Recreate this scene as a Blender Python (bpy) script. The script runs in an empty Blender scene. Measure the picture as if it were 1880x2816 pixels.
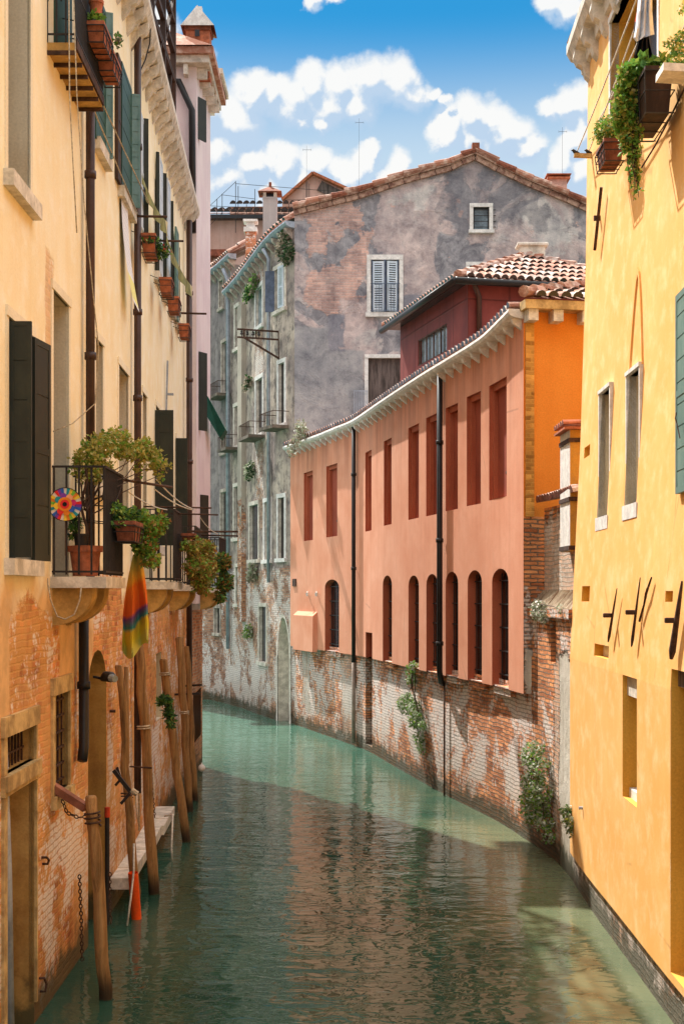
import bpy, bmesh, math, random
from mathutils import Vector, Matrix
random.seed(7)
R = math.radians
scene = bpy.context.scene
COL = scene.collection
# ---------------------------------------------------------------- surveyed camera
F, HZ, CX, CZ = 3750.0, 1628.0, 940.0, 4.0        # focal length and horizon in photo pixels, eye height in m
cam_d = bpy.data.cameras.new('camera'); cam = bpy.data.objects.new('camera', cam_d); COL.objects.link(cam)
cam.location = (0, 0, CZ); cam.rotation_euler = (R(90), 0, 0)
cam_d.sensor_fit = 'VERTICAL'; cam_d.sensor_height = 36; cam_d.lens = F/2816*36
cam_d.shift_y = (HZ-1408)/2816; cam_d.clip_end = 3000; cam_d.clip_start = .1
scene.camera = cam

# ---------------------------------------------------------------- object helpers
def setp(o, label=None, cat=None, group=None, kind=None):
    if label: o['label'] = label
    if cat: o['category'] = cat
    if group: o['group'] = group
    if kind: o['kind'] = kind
    return o
def thing(name, label, cat, loc=(0, 0, 0), group=None):
    o = bpy.data.objects.new(name, None); COL.objects.link(o); o.location = loc; o.empty_display_size = .2
    o['w'] = tuple(loc)
    return setp(o, label, cat, group)
def wloc(o):
    v = Vector((0, 0, 0))
    while o is not None:
        v += Vector(o.location); o = o.parent
    return v
class MB:
    def __init__(s): s.v = []; s.f = []; s.m = []; s.uv = []
    def face(s, pts, m=0, uv=None):
        i = len(s.v); s.v += [tuple(p) for p in pts]; s.f.append(tuple(range(i, i+len(pts)))); s.m.append(m)
        s.uv.append(uv)
    def box(s, c, sx, sy, sz, m=0, rot=None, ax=None):
        """box centred at c; ax = 3 unit axes"""
        c = Vector(c); A = ax or (Vector((1, 0, 0)), Vector((0, 1, 0)), Vector((0, 0, 1)))
        if rot is not None:
            ca, sa = math.cos(rot), math.sin(rot); A = (Vector((ca, sa, 0)), Vector((-sa, ca, 0)), Vector((0, 0, 1)))
        i = len(s.v)
        for dz in (-1, 1):
            for dx, dy in ((-1, -1), (1, -1), (1, 1), (-1, 1)):
                s.v.append(tuple(c + A[0]*dx*sx/2 + A[1]*dy*sy/2 + A[2]*dz*sz/2))
        for q in ((3, 2, 1, 0), (4, 5, 6, 7), (0, 1, 5, 4), (1, 2, 6, 5), (2, 3, 7, 6), (3, 0, 4, 7)):
            s.f.append(tuple(i+k for k in q)); s.m.append(m); s.uv.append(None)
    def bar(s, p, q, w, h=None, m=0):
        p, q = Vector(p), Vector(q); d = q-p; L = d.length
        if L < 1e-6: return
        d /= L; up = Vector((0, 0, 1)) if abs(d.z) < .95 else Vector((1, 0, 0))
        a = d.cross(up).normalized(); b = a.cross(d).normalized()
        s.box((p+q)/2, L, w, h or w, m, ax=(d, a, b))
    def tube(s, pts, r, n=8, m=0, cap=True):
        pts = [Vector(p) for p in pts]; rs = r if isinstance(r, (list, tuple)) else [r]*len(pts)
        rings = []; pa = None
        for k, p in enumerate(pts):
            d = (pts[min(k+1, len(pts)-1)] - pts[max(k-1, 0)]).normalized()
            if pa is None:
                up = Vector((0, 0, 1)) if abs(d.z) < .9 else Vector((1, 0, 0)); a = d.cross(up).normalized()
            else: a = (pa - d*pa.dot(d)).normalized()
            pa = a; b = d.cross(a); i = len(s.v)
            for j in range(n):
                t = 2*math.pi*j/n; s.v.append(tuple(p + (a*math.cos(t)+b*math.sin(t))*rs[k]))
            rings.append(i)
        for k in range(len(rings)-1):
            for j in range(n):
                a_, b_ = rings[k]+j, rings[k]+(j+1) % n
                s.f.append((a_, b_, b_-rings[k]+rings[k+1], a_-rings[k]+rings[k+1])); s.m.append(m); s.uv.append(None)
        if cap:
            s.f.append(tuple(rings[0]+j for j in range(n))[::-1]); s.m.append(m); s.uv.append(None)
            s.f.append(tuple(rings[-1]+j for j in range(n))); s.m.append(m); s.uv.append(None)
    def lathe(s, c, prof, n=16, m=0, ang=2*math.pi, a0=0):
        c = Vector(c); rings = []
        for r, z in prof:
            rings.append(len(s.v))
            for j in range(n):
                t = a0+ang*j/n; s.v.append((c.x+r*math.cos(t), c.y+r*math.sin(t), c.z+z))
        for k in range(len(rings)-1):
            for j in range(n):
                a, b = rings[k]+j, rings[k]+(j+1) % n
                s.f.append((a, b, b-rings[k]+rings[k+1], a-rings[k]+rings[k+1])); s.m.append(m); s.uv.append(None)
    def build(s, name, mats, parent=None, smooth=False, bevel=0, label=None):
        me = bpy.data.meshes.new(name); off = wloc(parent) if parent else Vector((0, 0, 0))
        if not parent and s.v:                       # put the origin in the thing's own base
            xs = [v[0] for v in s.v]; ys = [v[1] for v in s.v]; zs = [v[2] for v in s.v]
            off = Vector(((min(xs)+max(xs))/2, (min(ys)+max(ys))/2, min(zs)))
        me.from_pydata([(v[0]-off.x, v[1]-off.y, v[2]-off.z) for v in s.v], [], s.f)
        for mt in (mats if isinstance(mats, (list, tuple)) else [mats]): me.materials.append(mt)
        me.polygons.foreach_set('material_index', s.m)
        uvl = me.uv_layers.new(name='UVMap').data
        for p, u in zip(me.polygons, s.uv):
            for k, li in enumerate(p.loop_indices):
                if u: uvl[li].uv = u[k]
                else:
                    v = s.v[s.f[p.index][k]]; uvl[li].uv = (v[0]+v[1], v[2])
        if smooth: me.polygons.foreach_set('use_smooth', [True]*len(me.polygons))
        me.update()
        o = bpy.data.objects.new(name, me); COL.objects.link(o)
        if parent: o.parent = parent
        else: o.location = off
        if bevel:
            b = o.modifiers.new('b', 'BEVEL'); b.width = bevel; b.segments = 2; b.limit_method = 'ANGLE'
        if label: o['label'] = label
        return o
def copy_tree(o, d, parent=None):
    c = o.copy(); COL.objects.link(c)
    if parent: c.parent = parent
    else: c.location = Vector(o.location)+Vector(d)
    for ch in [x for x in bpy.data.objects if x.parent == o]: copy_tree(ch, d, c)
    return c

# ---------------------------------------------------------------- plan curves of the canal banks
class Path:
    def __init__(s, pts, side, smooth=True):
        pts = [Vector(p) for p in pts]
        if smooth and len(pts) > 2:
            out = []; n = len(pts)
            for i in range(n-1):
                p0, p1, p2, p3 = pts[max(i-1, 0)], pts[i], pts[i+1], pts[min(i+2, n-1)]
                K = max(2, int((p2-p1).length/.5))
                for k in range(K):
                    t = k/K
                    out.append(.5*((2*p1)+(p2-p0)*t+(2*p0-5*p1+4*p2-p3)*t*t+(3*p1-p0-3*p2+p3)*t**3))
            pts = out+[pts[-1]]
        s.p = pts; s.side = side; s.c = [0]
        for a, b in zip(pts, pts[1:]): s.c.append(s.c[-1]+(b-a).length)
        s.L = s.c[-1]
    def at(s, t):
        c = s.c
        if t <= 0: i = 0
        elif t >= s.L: i = len(c)-2
        else:
            lo, hi = 0, len(c)-1
            while hi-lo > 1:
                mid = (lo+hi)//2
                if c[mid] <= t: lo = mid
                else: hi = mid
            i = lo
        a, b = s.p[i], s.p[i+1]; d = (b-a).normalized()
        return a+d*(t-c[i]), d
    def nrm(s, t):
        # blend the neighbouring directions so that offsets stay smooth
        d = (s.at(t+.25)[1]+s.at(t-.25)[1]).normalized() if len(s.p) > 2 else s.at(t)[1]
        return Vector((d.y, -d.x))*s.side
    def P(s, t, z, d=0):
        p, _ = s.at(t); n = s.nrm(t); return Vector((p.x+n.x*d, p.y+n.y*d, z))
    def T(s, t): d = s.at(t)[1]; return Vector((d.x, d.y, 0))
    def N(s, t): n = s.nrm(t); return Vector((n.x, n.y, 0))
    def off(s, d): return Path([s.P(c, 0, d).xy for c in s.c], s.side, False)
    def s_px(s, px):
        k = (px-CX)/F; g = lambda q: q.x-k*q.y
        for i in range(len(s.p)-1):
            a, b = g(s.p[i]), g(s.p[i+1])
            if a*b <= 0 and a != b: return s.c[i]+(s.c[i+1]-s.c[i])*a/(a-b)
        a, b = g(s.p[0]), g(s.p[1]); t0 = s.c[1]*a/(a-b)       # extrapolate
        a, b = g(s.p[-2]), g(s.p[-1]); t1 = s.c[-2]+(s.c[-1]-s.c[-2])*a/(a-b)
        c0 = abs(t0) if t0 < 0 else 1e9; c1 = t1-s.L if t1 > s.L else 1e9
        return t0 if c0 < c1 else t1
    def uv(s, px, py):
        t = s.s_px(px); p, _ = s.at(t); return t, CZ+(HZ-py)/F*p.y
    def box(s, x0, x1, y0, y1):
        """s0, s1, z0, z1 of the opening seen between photo columns x0, x1; y0/y1 = its top/bottom at column x0"""
        a, zt = s.uv(x0, y0); _, zb = s.uv(x0, y1); b = s.s_px(x1)
        return (min(a, b), max(a, b), min(zt, zb), max(zt, zb))
    def pt(s, px, py, d=0):
        """world point seen at (px, py) on the plane standing d in front of this wall"""
        q = s.off(d) if abs(d) > 1e-6 else s
        t, z = q.uv(px, py); return q.P(t, z)
def onY(px, py, Y): return Vector(((px-CX)/F*Y, Y, CZ+(HZ-py)/F*Y))

def wall(name, path, s0, s1, z0, z1, holes, mats, parent, depth=.3, top=None, ds=.8, dz=2.5, lean=None, off=0, extra_s=()):
    """wall with real openings. holes: dicts box=(s0,s1,z0,z1), arch (rise or 'gothic'), depth"""
    def P(s, z, d=0): return path.P(s, z, d+off-(lean(z) if lean else 0))
    S = {round(s0, 4), round(s1, 4)}; Z = {round(z0, 4), round(z1, 4)}
    for h in holes:
        a, b, c, d = h['box']; S |= {round(min(max(a, s0), s1), 4), round(min(max(b, s0), s1), 4)}; Z |= {round(max(c, z0), 4), round(min(d, z1), 4)}
    n = max(1, int((s1-s0)/ds)); S |= {round(s0+(s1-s0)*i/n, 4) for i in range(n+1)}; S |= {round(x, 4) for x in extra_s}
    n = max(1, int((z1-z0)/dz)); Z |= {round(z0+(z1-z0)*i/n, 4) for i in range(n+1)}
    S, Z = sorted(S), sorted(Z); mb = MB()
    for a, b in zip(S, S[1:]):
        if b-a < 2e-4: continue
        for c, d in zip(Z, Z[1:]):
            ms, mz = (a+b)/2, (c+d)/2
            if any(h['box'][0] < ms < h['box'][1] and h['box'][2] < mz < h['box'][3] for h in holes): continue
            ca, cb, da, db = c, c, d, d
            if top:
                ta, tb = top(a), top(b)
                if c >= ta and c >= tb: continue
                ca, cb, da, db = min(c, ta), min(c, tb), min(d, ta), min(d, tb)
            mb.face([P(a, ca), P(b, cb), P(b, db), P(a, da)], 0, [(a, ca), (b, cb), (b, db), (a, da)])
    for h in holes:
        a, b, c, d = h['box']; c = max(c, z0); D = h.get('depth', depth); out = outline(h, c)
        ar = h.get('arch')
        if ar:
            arc = [p for p in out if p[1] >= out[-1][1]-1e-6][0:]
            arc = out[2:]
            for (sa, za), (sb, zb) in zip(arc, arc[1:]):
                mb.face([P(sa, za), P(sb, zb), P(sb, d), P(sa, d)], 0, [(sa, za), (sb, zb), (sb, d), (sa, d)])
        for i in range(len(out)):
            (sa, za), (sb, zb) = out[i], out[(i+1) % len(out)]
            if h.get('nosill') and i == 0: continue
            mb.face([P(sa, za), P(sb, zb), P(sb, zb, -D), P(sa, za, -D)], h.get('rm', 1) if len(mats) > 1 else 0,
                    [(sa, za), (sb, zb), (sb+D, zb), (sa+D, za)])
    return mb.build(name, mats, parent)
def outline(h, c=None):
    a, b, zc, d = h['box']; c = zc if c is None else c; ar = h.get('arch')
    out = [(a, c), (b, c)]
    if not ar: return out+[(b, d), (a, d)]
    w = b-a; m = (a+b)/2; n = 10
    if ar == 'gothic':
        rise = h['rise']
        for i in range(n+1):
            t = i/n*2-1                                      # from right springing to left
            out.append((m-t*w/2, d-rise*abs(t)**1.7))
    else:
        for i in range(n+1):
            t = math.pi*i/n; out.append((m+w/2*math.cos(t), d-ar+ar*math.sin(t)))
    return out
def panel(name, path, h, mat, parent, d, lean=None, inset=0, label=None):
    """flat infill of an opening, d behind the wall face"""
    mb = MB(); out = outline(h)
    L = lambda z: (lean(z) if lean else 0)
    mb.face([path.P(s, z, -d-L(z)) for s, z in out], 0, [(s, z) for s, z in out])
    return mb.build(name, mat, parent, label=label)
def wbox(mb, path, s0, s1, z0, z1, d0, d1, m=0, lean=0):
    """box that follows the wall, from offset d0 to d1"""
    n = max(1, int(abs(s1-s0)/.6))
    for i in range(n):
        a = s0+(s1-s0)*i/n; b = s0+(s1-s0)*(i+1)/n
        Q = lambda s, z, d: path.P(s, z, d-lean)
        mb.face([Q(a, z0, d1), Q(b, z0, d1), Q(b, z1, d1), Q(a, z1, d1)], m, [(a, z0), (b, z0), (b, z1), (a, z1)])
        mb.face([Q(a, z1, d1), Q(b, z1, d1), Q(b, z1, d0), Q(a, z1, d0)], m)
        mb.face([Q(a, z0, d0), Q(b, z0, d0), Q(b, z0, d1), Q(a, z0, d1)], m)
        if i == 0: mb.face([Q(a, z0, d0), Q(a, z0, d1), Q(a, z1, d1), Q(a, z1, d0)], m)
        if i == n-1: mb.face([Q(b, z0, d0), Q(b, z0, d1), Q(b, z1, d1), Q(b, z1, d0)], m)
def surround(mb, path, box, w, d, lean=0, sill=True, m=0, head=True, back=-.02):
    a, b, c, e = box
    wbox(mb, path, a-w, a, c, e, back, d, m, lean); wbox(mb, path, b, b+w, c, e, back, d, m, lean)
    if head: wbox(mb, path, a-w, b+w, e, e+w, back, d+.01, m, lean)
    if sill: wbox(mb, path, a-w*1.3, b+w*1.3, c-w*.9, c, back, d+.06, m, lean)
# ---------------------------------------------------------------- procedural materials
class NT:
    def __init__(s, name):
        s.mat = bpy.data.materials.new(name); s.mat.use_nodes = True; s.t = s.mat.node_tree; s.t.nodes.clear()
        s.out = s.t.nodes.new('ShaderNodeOutputMaterial'); s.b = s.t.nodes.new('ShaderNodeBsdfPrincipled')
        s.t.links.new(s.b.outputs[0], s.out.inputs[0])
    def n(s, ty, ins=None, **pr):
        nd = s.t.nodes.new('ShaderNode'+ty)
        for k, v in pr.items(): setattr(nd, k, v)
        for k, v in (ins or {}).items(): s.set(nd.inputs[k], v)
        return nd
    def set(s, inp, v):
        if hasattr(v, 'is_output') or hasattr(v, 'links'): s.t.links.new(v, inp)
        elif isinstance(v, (tuple, list)) and inp.type == 'RGBA' and len(v) == 3: inp.default_value = (*v, 1)
        else: inp.default_value = v
    def math(s, op, a, b=0, c=0, clamp=False):
        nd = s.t.nodes.new('ShaderNodeMath'); nd.operation = op; nd.use_clamp = clamp
        s.set(nd.inputs[0], a); s.set(nd.inputs[1], b); s.set(nd.inputs[2], c); return nd.outputs[0]
    def mix(s, f, a, b, bl='MIX'):
        nd = s.t.nodes.new('ShaderNodeMixRGB'); nd.blend_type = bl
        s.set(nd.inputs[0], f); s.set(nd.inputs[1], a); s.set(nd.inputs[2], b); return nd.outputs[0]
    def vec(s, v, sc=(1, 1, 1), loc=(0, 0, 0), rot=(0, 0, 0)):
        nd = s.t.nodes.new('ShaderNodeMapping'); s.set(nd.inputs[0], v); nd.inputs['Scale'].default_value = sc
        nd.inputs['Location'].default_value = loc; nd.inputs['Rotation'].default_value = rot; return nd.outputs[0]
    def noise(s, v, sc, det=4, ro=.6, di=0, xyz=(1, 1, 1), loc=(0, 0, 0)):
        if xyz != (1, 1, 1) or loc != (0, 0, 0): v = s.vec(v, xyz, loc)
        nd = s.n('TexNoise', {'Vector': v, 'Scale': sc, 'Detail': det, 'Roughness': ro, 'Distortion': di}); return nd.outputs[0]
    def step(s, v, a, b):
        nd = s.n('MapRange', {'Value': v, 'From Min': a, 'From Max': b}); nd.clamp = True; nd.interpolation_type = 'SMOOTHSTEP'; return nd.outputs[0]
    def ramp(s, v, stops):
        nd = s.t.nodes.new('ShaderNodeValToRGB'); e = nd.color_ramp.elements
        while len(e) < len(stops): e.new(.5)
        for k, (p, c) in enumerate(stops): e[k].position = p; e[k].color = (*c, 1) if len(c) == 3 else c
        s.set(nd.inputs[0], v); return nd.outputs[0]
    def uv(s): return s.n('UVMap').outputs[0]
    def pos(s): return s.n('NewGeometry').outputs['Position']
    def obj(s): return s.n('TexCoord').outputs['Object']
    def sep(s, v): nd = s.n('SeparateXYZ', {0: v}); return nd.outputs
    def bump(s, h, st=.3, di=.02, nrm=None):
        nd = s.n('Bump', {'Height': h, 'Strength': st, 'Distance': di})
        if nrm is not None: s.set(nd.inputs['Normal'], nrm)
        s.set(s.b.inputs['Normal'], nd.outputs[0]); return nd.outputs[0]
    def fin(s, col, rough=.8, metal=0, spec=.3):
        s.set(s.b.inputs['Base Color'], col); s.set(s.b.inputs['Roughness'], rough)
        s.b.inputs['Metallic'].default_value = metal; s.b.inputs['Specular IOR Level'].default_value = spec
        return s.mat
def sc(c, k): return tuple(x*k for x in c)

def brick_nodes(t, uv, c1, c2, mortar, bw=.24, rh=.066, seed=0):
    """returns colour, height (0..1)"""
    wob = t.noise(uv, 1.7, 3, .6, loc=(seed, 0, 0)); wob2 = t.noise(uv, 9, 3, .6)
    x, y, _ = t.sep(uv)
    y2 = t.math('ADD', y, t.math('MULTIPLY', t.math('SUBTRACT', wob, .5), .10)); y2 = t.math('ADD', y2, t.math('MULTIPLY', t.math('SUBTRACT', wob2, .5), .02))
    x2 = t.math('ADD', x, t.math('MULTIPLY', t.math('SUBTRACT', wob2, .5), .06))
    v = t.n('CombineXYZ', {0: x2, 1: y2}).outputs[0]
    b = t.n('TexBrick', {'Vector': v, 'Color1': c1, 'Color2': c2, 'Mortar': mortar, 'Scale': 1, 'Mortar Size': .011,
                         'Mortar Smooth': .4, 'Bias': 0, 'Brick Width': bw, 'Row Height': rh})
    b2 = t.n('TexBrick', {'Vector': v, 'Color1': (0, 0, 0), 'Color2': (1, 1, 1), 'Mortar': (.5, .5, .5), 'Scale': 1, 'Mortar Size': .0,
                          'Brick Width': bw, 'Row Height': rh, 'Bias': 0})
    tone = t.mix(.9, b.outputs['Color'], t.ramp(b2.outputs['Color'], [(0, (.68, .64, .62)), (.35, (1, 1, 1)), (.7, (1.1, 1, .93)), (1, (1.3, 1.22, 1.12))]), 'MULTIPLY')
    holes = t.step(t.noise(uv, 5.5, 2, .5, loc=(seed, 3, 0)), .70, .76)
    h = t.math('SUBTRACT', t.math('ADD', t.math('SUBTRACT', 1, b.outputs['Fac']), t.math('MULTIPLY', t.noise(uv, 30, 3, .7), .5)), t.math('MULTIPLY', holes, 1.5))
    tone = t.mix(t.math('MULTIPLY', holes, .6), tone, sc(c1, .25))
    return tone, h, b.outputs['Fac']

def wallmat(name, pl, br=None, mortar=(.42, .36, .28), zb=None, zw=.8, amp=1.6, mscale=.7, patches=(), effl=0, streak=.3,
            wet=True, bmp=.35, seed=0, fine=.12, patchy=.5, white=0, whitez=None, plshade=1, flat_brick=False, stain=(.35, .3, .25), grime=0, haze=0, bd=.03, drip=None, low=None):
    t = NT(name); uv = t.uv(); x, z, _ = t.sep(uv)
    big = t.noise(uv, .8, 5, .6, .3, loc=(seed, seed, 0)); med = t.noise(uv, 3.0, 5, .65, loc=(seed, 0, 0)); gr = t.noise(uv, 40, 4, .7)
    st = t.noise(uv, 1, 4, .6, .2, xyz=(5, .35, 1), loc=(seed, 0, 0))
    c = t.mix(t.step(big, .5-patchy*.3, .5+patchy*.3), pl[0], pl[1])
    if len(pl) > 2: c = t.mix(t.step(med, .44, .72), c, pl[2])
    c = t.mix(t.math('MULTIPLY', t.step(st, .36, .80), streak), c, t.mix(1, c, stain, 'MULTIPLY'))
    c = t.mix(1, c, t.ramp(gr, [(.25, (1-fine*1.6,)*3), (.75, (1+fine*.8,)*3)]), 'MULTIPLY')
    if low: c = t.mix(t.step(t.math('ADD', z, t.math('MULTIPLY', t.math('SUBTRACT', big, .5), 2.5)), low[0], low[0]-.8), c, t.mix(t.step(med, .35, .65), low[1], sc(low[1], .78)))
    if grime:
        gm = t.noise(uv, 1.6, 7, .75, .5, loc=(seed+5, 2, 0))
        c = t.mix(t.math('MULTIPLY', t.step(gm, .5, .64), grime), c, sc(pl[0], .35))
    h = t.math('ADD', t.math('MULTIPLY', med, .5), t.math('MULTIPLY', gr, .12))
    if br:
        bc, bh, bf = brick_nodes(t, uv, br[0], br[1], mortar, seed=seed)
        bt = t.noise(uv, .9, 4, .6, loc=(seed+9, 1, 0)); bc = t.mix(1, bc, t.ramp(bt, [(.3, (.62, .6, .6)), (.55, (1, 1, 1)), (.8, (1.3, 1.15, 1.0))]), 'MULTIPLY')
        if haze: bc = t.mix(t.math('MULTIPLY', t.step(t.noise(uv, 1.5, 6, .7, .4, loc=(seed+8, 4, 0)), .36, .62), haze), bc, mortar)
        if effl:
            en = t.noise(uv, .9, 6, .72, .4, loc=(seed+3, 7, 0)); en2 = t.noise(uv, 11, 4, .7)
            band = t.math('MULTIPLY', t.math('MULTIPLY', t.step(z, .15, .7), t.step(z, 2.6, 1.2)), .06)
            e = t.step(t.math('ADD', t.math('ADD', en, band), t.math('MULTIPLY', t.math('SUBTRACT', en2, .5), .45)), .64-effl*.25, .70-effl*.20)
            e = t.math('MULTIPLY', e, t.math('SUBTRACT', 1, t.math('MULTIPLY', bf, .55))); bc = t.mix(t.math('MULTIPLY', e, .85), bc, (.82, .77, .72))
        m = None
        if zb is not None:
            nz = t.noise(uv, mscale, 7, .68, .4, loc=(seed+1, 0, 0))
            m = t.math('ADD', t.math('DIVIDE', t.math('SUBTRACT', z, zb), zw), t.math('MULTIPLY', t.math('SUBTRACT', nz, .5), amp*4))
            m = t.step(m, -.08, .10)
        else: m = t.math('ADD', 0, 0)
        for (s0, s1, z0, z1, on, soft) in patches:       # rectangular areas with ragged edges, on = plaster amount
            wn = t.noise(uv, 1.1, 6, .65, loc=(s0, z0, 0)); wv = t.math('MULTIPLY', t.math('SUBTRACT', wn, .5), soft*4)
            xx = t.math('ADD', x, wv); zz = t.math('ADD', z, wv)
            bx = t.math('MULTIPLY', t.math('MULTIPLY', t.step(xx, s0-.04, s0+.04), t.step(xx, s1+.04, s1-.04)),
                        t.math('MULTIPLY', t.step(zz, z0-.04, z0+.04), t.step(zz, z1+.04, z1-.04)))
            m = t.math('ADD', t.math('MULTIPLY', m, t.math('SUBTRACT', 1, bx)), t.math('MULTIPLY', bx, on))
        c = t.mix(m, bc, c)
        edge = t.math('MULTIPLY', m, 2.2)
        h = t.math('ADD', t.math('ADD', t.math('MULTIPLY', h, m), t.math('MULTIPLY', t.math('MULTIPLY', bh, t.math('SUBTRACT', 1, m)), .9)), edge)
    if wet:
        wz = t.math('ADD', z, t.math('MULTIPLY', t.math('SUBTRACT', med, .5), -1.0))
        c = t.mix(t.math('MULTIPLY', t.step(wz, 1.3, .3), .45), c, t.mix(1, c, (.5, .42, .32), 'MULTIPLY'))
        c = t.mix(t.math('MULTIPLY', t.step(wz, .44, .16), .85), c, (.045, .05, .025))
    if drip:
        dn = t.noise(uv, 1, 5, .65, .2, xyz=(2.6, .22, 1), loc=(seed, 9, 0)); c = t.mix(t.math('MULTIPLY', t.math('MULTIPLY', t.step(z, drip[0]-drip[1], drip[0]), t.step(dn, .30, .72)), drip[2]), c, t.mix(1, c, (.42, .36, .36), 'MULTIPLY'))
        dn2 = t.noise(uv, 1, 5, .7, .3, xyz=(3, .8, 1), loc=(seed, 4, 0)); c = t.mix(t.math('MULTIPLY', t.step(dn2, .55, .75), .35), c, t.mix(1, c, (1.22, 1.28, 1.32), 'MULTIPLY'))
        ck = t.n('TexVoronoi', {'Vector': t.vec(uv, (1, .45, 1)), 'Scale': .55}, feature='DISTANCE_TO_EDGE').outputs[0]; cm = t.math('MULTIPLY', t.step(t.math('ADD', ck, t.math('MULTIPLY', med, .02)), .016, .010), t.step(big, .5, .6)); c = t.mix(t.math('MULTIPLY', cm, .35), c, sc(pl[0], .3))
    t.bump(h, bmp, bd)
    return t.fin(c, t.math('ADD', .75, t.math('MULTIPLY', med, .2)), spec=.2)

def simple(name, c, rough=.7, metal=0, var=.25, scale=6, bmp=.15, spec=.3, xyz=(1, 1, 1), c2=None, hi=30):
    t = NT(name); p = t.obj(); a = t.noise(p, scale, 5, .65, xyz=xyz); b = t.noise(p, hi, 3, .6)
    col = t.mix(t.step(a, .35, .65), sc(c, 1-var), c2 or sc(c, 1+var*.6))
    col = t.mix(1, col, t.ramp(b, [(.3, (.88,)*3), (.7, (1.08,)*3)]), 'MULTIPLY')
    t.bump(t.math('ADD', a, t.math('MULTIPLY', b, .3)), bmp, .02)
    return t.fin(col, rough, metal, spec)

M = {}
M['cream'] = None
M['iron'] = simple('iron', (.028, .024, .022), .55, .0, .3, 8)
M['iron_rust'] = simple('rusty_iron', (.07, .035, .022), .8, 0, .5, 12)
M['pipe_brown'] = simple('brown_pipe', (.062, .030, .022), .4, 0, .3, 2, .05)
M['pipe_black'] = simple('black_pipe', (.018, .016, .016), .4, 0, .3, 2, .05)
M['pipe_grey'] = simple('grey_pipe', (.36, .40, .46), .45, .2, .25, 3, .05)
M['stone'] = simple('istrian_stone', (.66, .60, .50), .8, 0, .25, 5, .3, c2=(.78, .72, .62))
M['stone_old'] = simple('weathered_stone', (.42, .35, .29), .85, 0, .35, 5, .35, c2=(.60, .52, .43))
M['stone_white'] = simple('white_stone', (.74, .72, .68), .75, 0, .18, 6, .25)
M['stone_ochre'] = simple('ochre_stone', (.52, .34, .14), .85, 0, .35, 4, .4, c2=(.66, .46, .2))
M['corbel'] = simple('ochre_corbel', (.50, .30, .09), .85, 0, .3, 4, .3)
M['terracotta'] = simple('terracotta', (.42, .13, .06), .8, 0, .35, 9, .2)
M['terra_dark'] = simple('old_terracotta', (.24, .08, .045), .85, 0, .4, 9, .2)
M['dark'] = simple('dark_glass', (.012, .012, .014), .25, 0, .3, 2, .02, .5)
M['glass_blue'] = simple('old_glass', (.22, .29, .33), .15, 0, .5, 2.5, .03, .6)
M['white_fabric'] = simple('white_fabric', (.75, .78, .85), .9, 0, .15, 5, .1)
M['rope'] = simple('rope', (.50, .42, .30), .9, 0, .3, 30, .3)
M['rope_white'] = simple('white_rope', (.66, .62, .55), .9, 0, .2, 30, .3)
M['wood_dark'] = simple('dark_wood', (.055, .028, .018), .7, 0, .5, 4, .3, xyz=(1, 1, .15))
M['orange_plastic'] = simple('orange_plastic', (.85, .10, .012), .4, 0, .12, 3, .03)
def polewood():
    t = NT('mooring_pole_wood'); p = t.obj(); g = t.noise(p, 1, 6, .7, .6, xyz=(14, 14, .9)); b = t.noise(p, 2.5, 4, .6)
    w = t.pos(); z = t.sep(w)[2]
    c = t.ramp(g, [(.28, (.07, .035, .015)), (.42, (.28, .15, .055)), (.6, (.46, .26, .10)), (.8, (.58, .38, .17))])
    c = t.mix(1, c, t.ramp(b, [(.3, (.6,)*3), (.7, (1.15,)*3)]), 'MULTIPLY')
    c = t.mix(t.math('MULTIPLY', t.step(t.math('ADD', z, t.math('MULTIPLY', b, .15)), .42, .16), .9), c, (.018, .014, .008))
    t.bump(g, 1, .035); return t.fin(c, .75)
M['pole'] = polewood()
def shutter(name, c, c2):
    t = NT(name); uv = t.pos(); z = t.sep(uv)[2]; a = t.noise(uv, 3, 5, .7, xyz=(1, 1, .5))
    col = t.mix(t.step(a, .4, .7), c, c2); t.bump(a, .15, .01); return t.fin(col, .55, spec=.35)
M['shutter_dark'] = shutter('dark_green_shutter', (.016, .02, .014), (.03, .034, .022))
M['shutter_green'] = shutter('green_shutter', (.018, .06, .04), (.04, .10, .075))
M['shutter_pale'] = shutter('weathered_green_shutter', (.10, .20, .19), (.19, .31, .31))
M['shutter_teal'] = shutter('teal_shutter', (.10, .19, .17), (.15, .25, .22))
M['shutter_grey'] = shutter('grey_shutter', (.50, .58, .65), (.70, .75, .79))
M['frame_blue'] = simple('blue_frame', (.10, .13, .19), .6, 0, .3, 6)
M['plank'] = simple('old_planks', (.10, .075, .065), .8, 0, .5, 2.5, .4, c2=(.17, .13, .115), xyz=(4, 4, .4))
def leafmat(name, c1, c2, c3):
    t = NT(name); p = t.obj(); a = t.noise(p, 5, 3, .6); g = t.n('NewGeometry').outputs['Random Per Island']
    c = t.mix(t.step(a, .4, .6), c1, c2); c = t.mix(t.step(g, .55, 1.0), c, c3)
    t.b.inputs['Subsurface Weight'].default_value = 0
    t.fin(c, .55, spec=.3)
    tr = t.n('BsdfTranslucent', {'Color': t.mix(.5, c, c2)}); ms = t.n('MixShader', {0: .3, 1: t.b.outputs[0], 2: tr.outputs[0]})
    t.t.links.new(ms.outputs[0], t.out.inputs[0]); return t.mat
M['leaf'] = leafmat('green_leaf', (.05, .15, .03), (.12, .28, .05), (.24, .36, .07))
M['leaf_yellow'] = leafmat('yellow_green_leaf', (.28, .25, .04), (.46, .40, .09), (.58, .48, .18))
M['leaf_fresh'] = leafmat('fresh_leaf', (.10, .22, .03), (.20, .38, .05), (.38, .42, .07))
M['leaf_rust'] = leafmat('russet_leaf', (.15, .14, .03), (.30, .19, .04), (.38, .13, .04))
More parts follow.
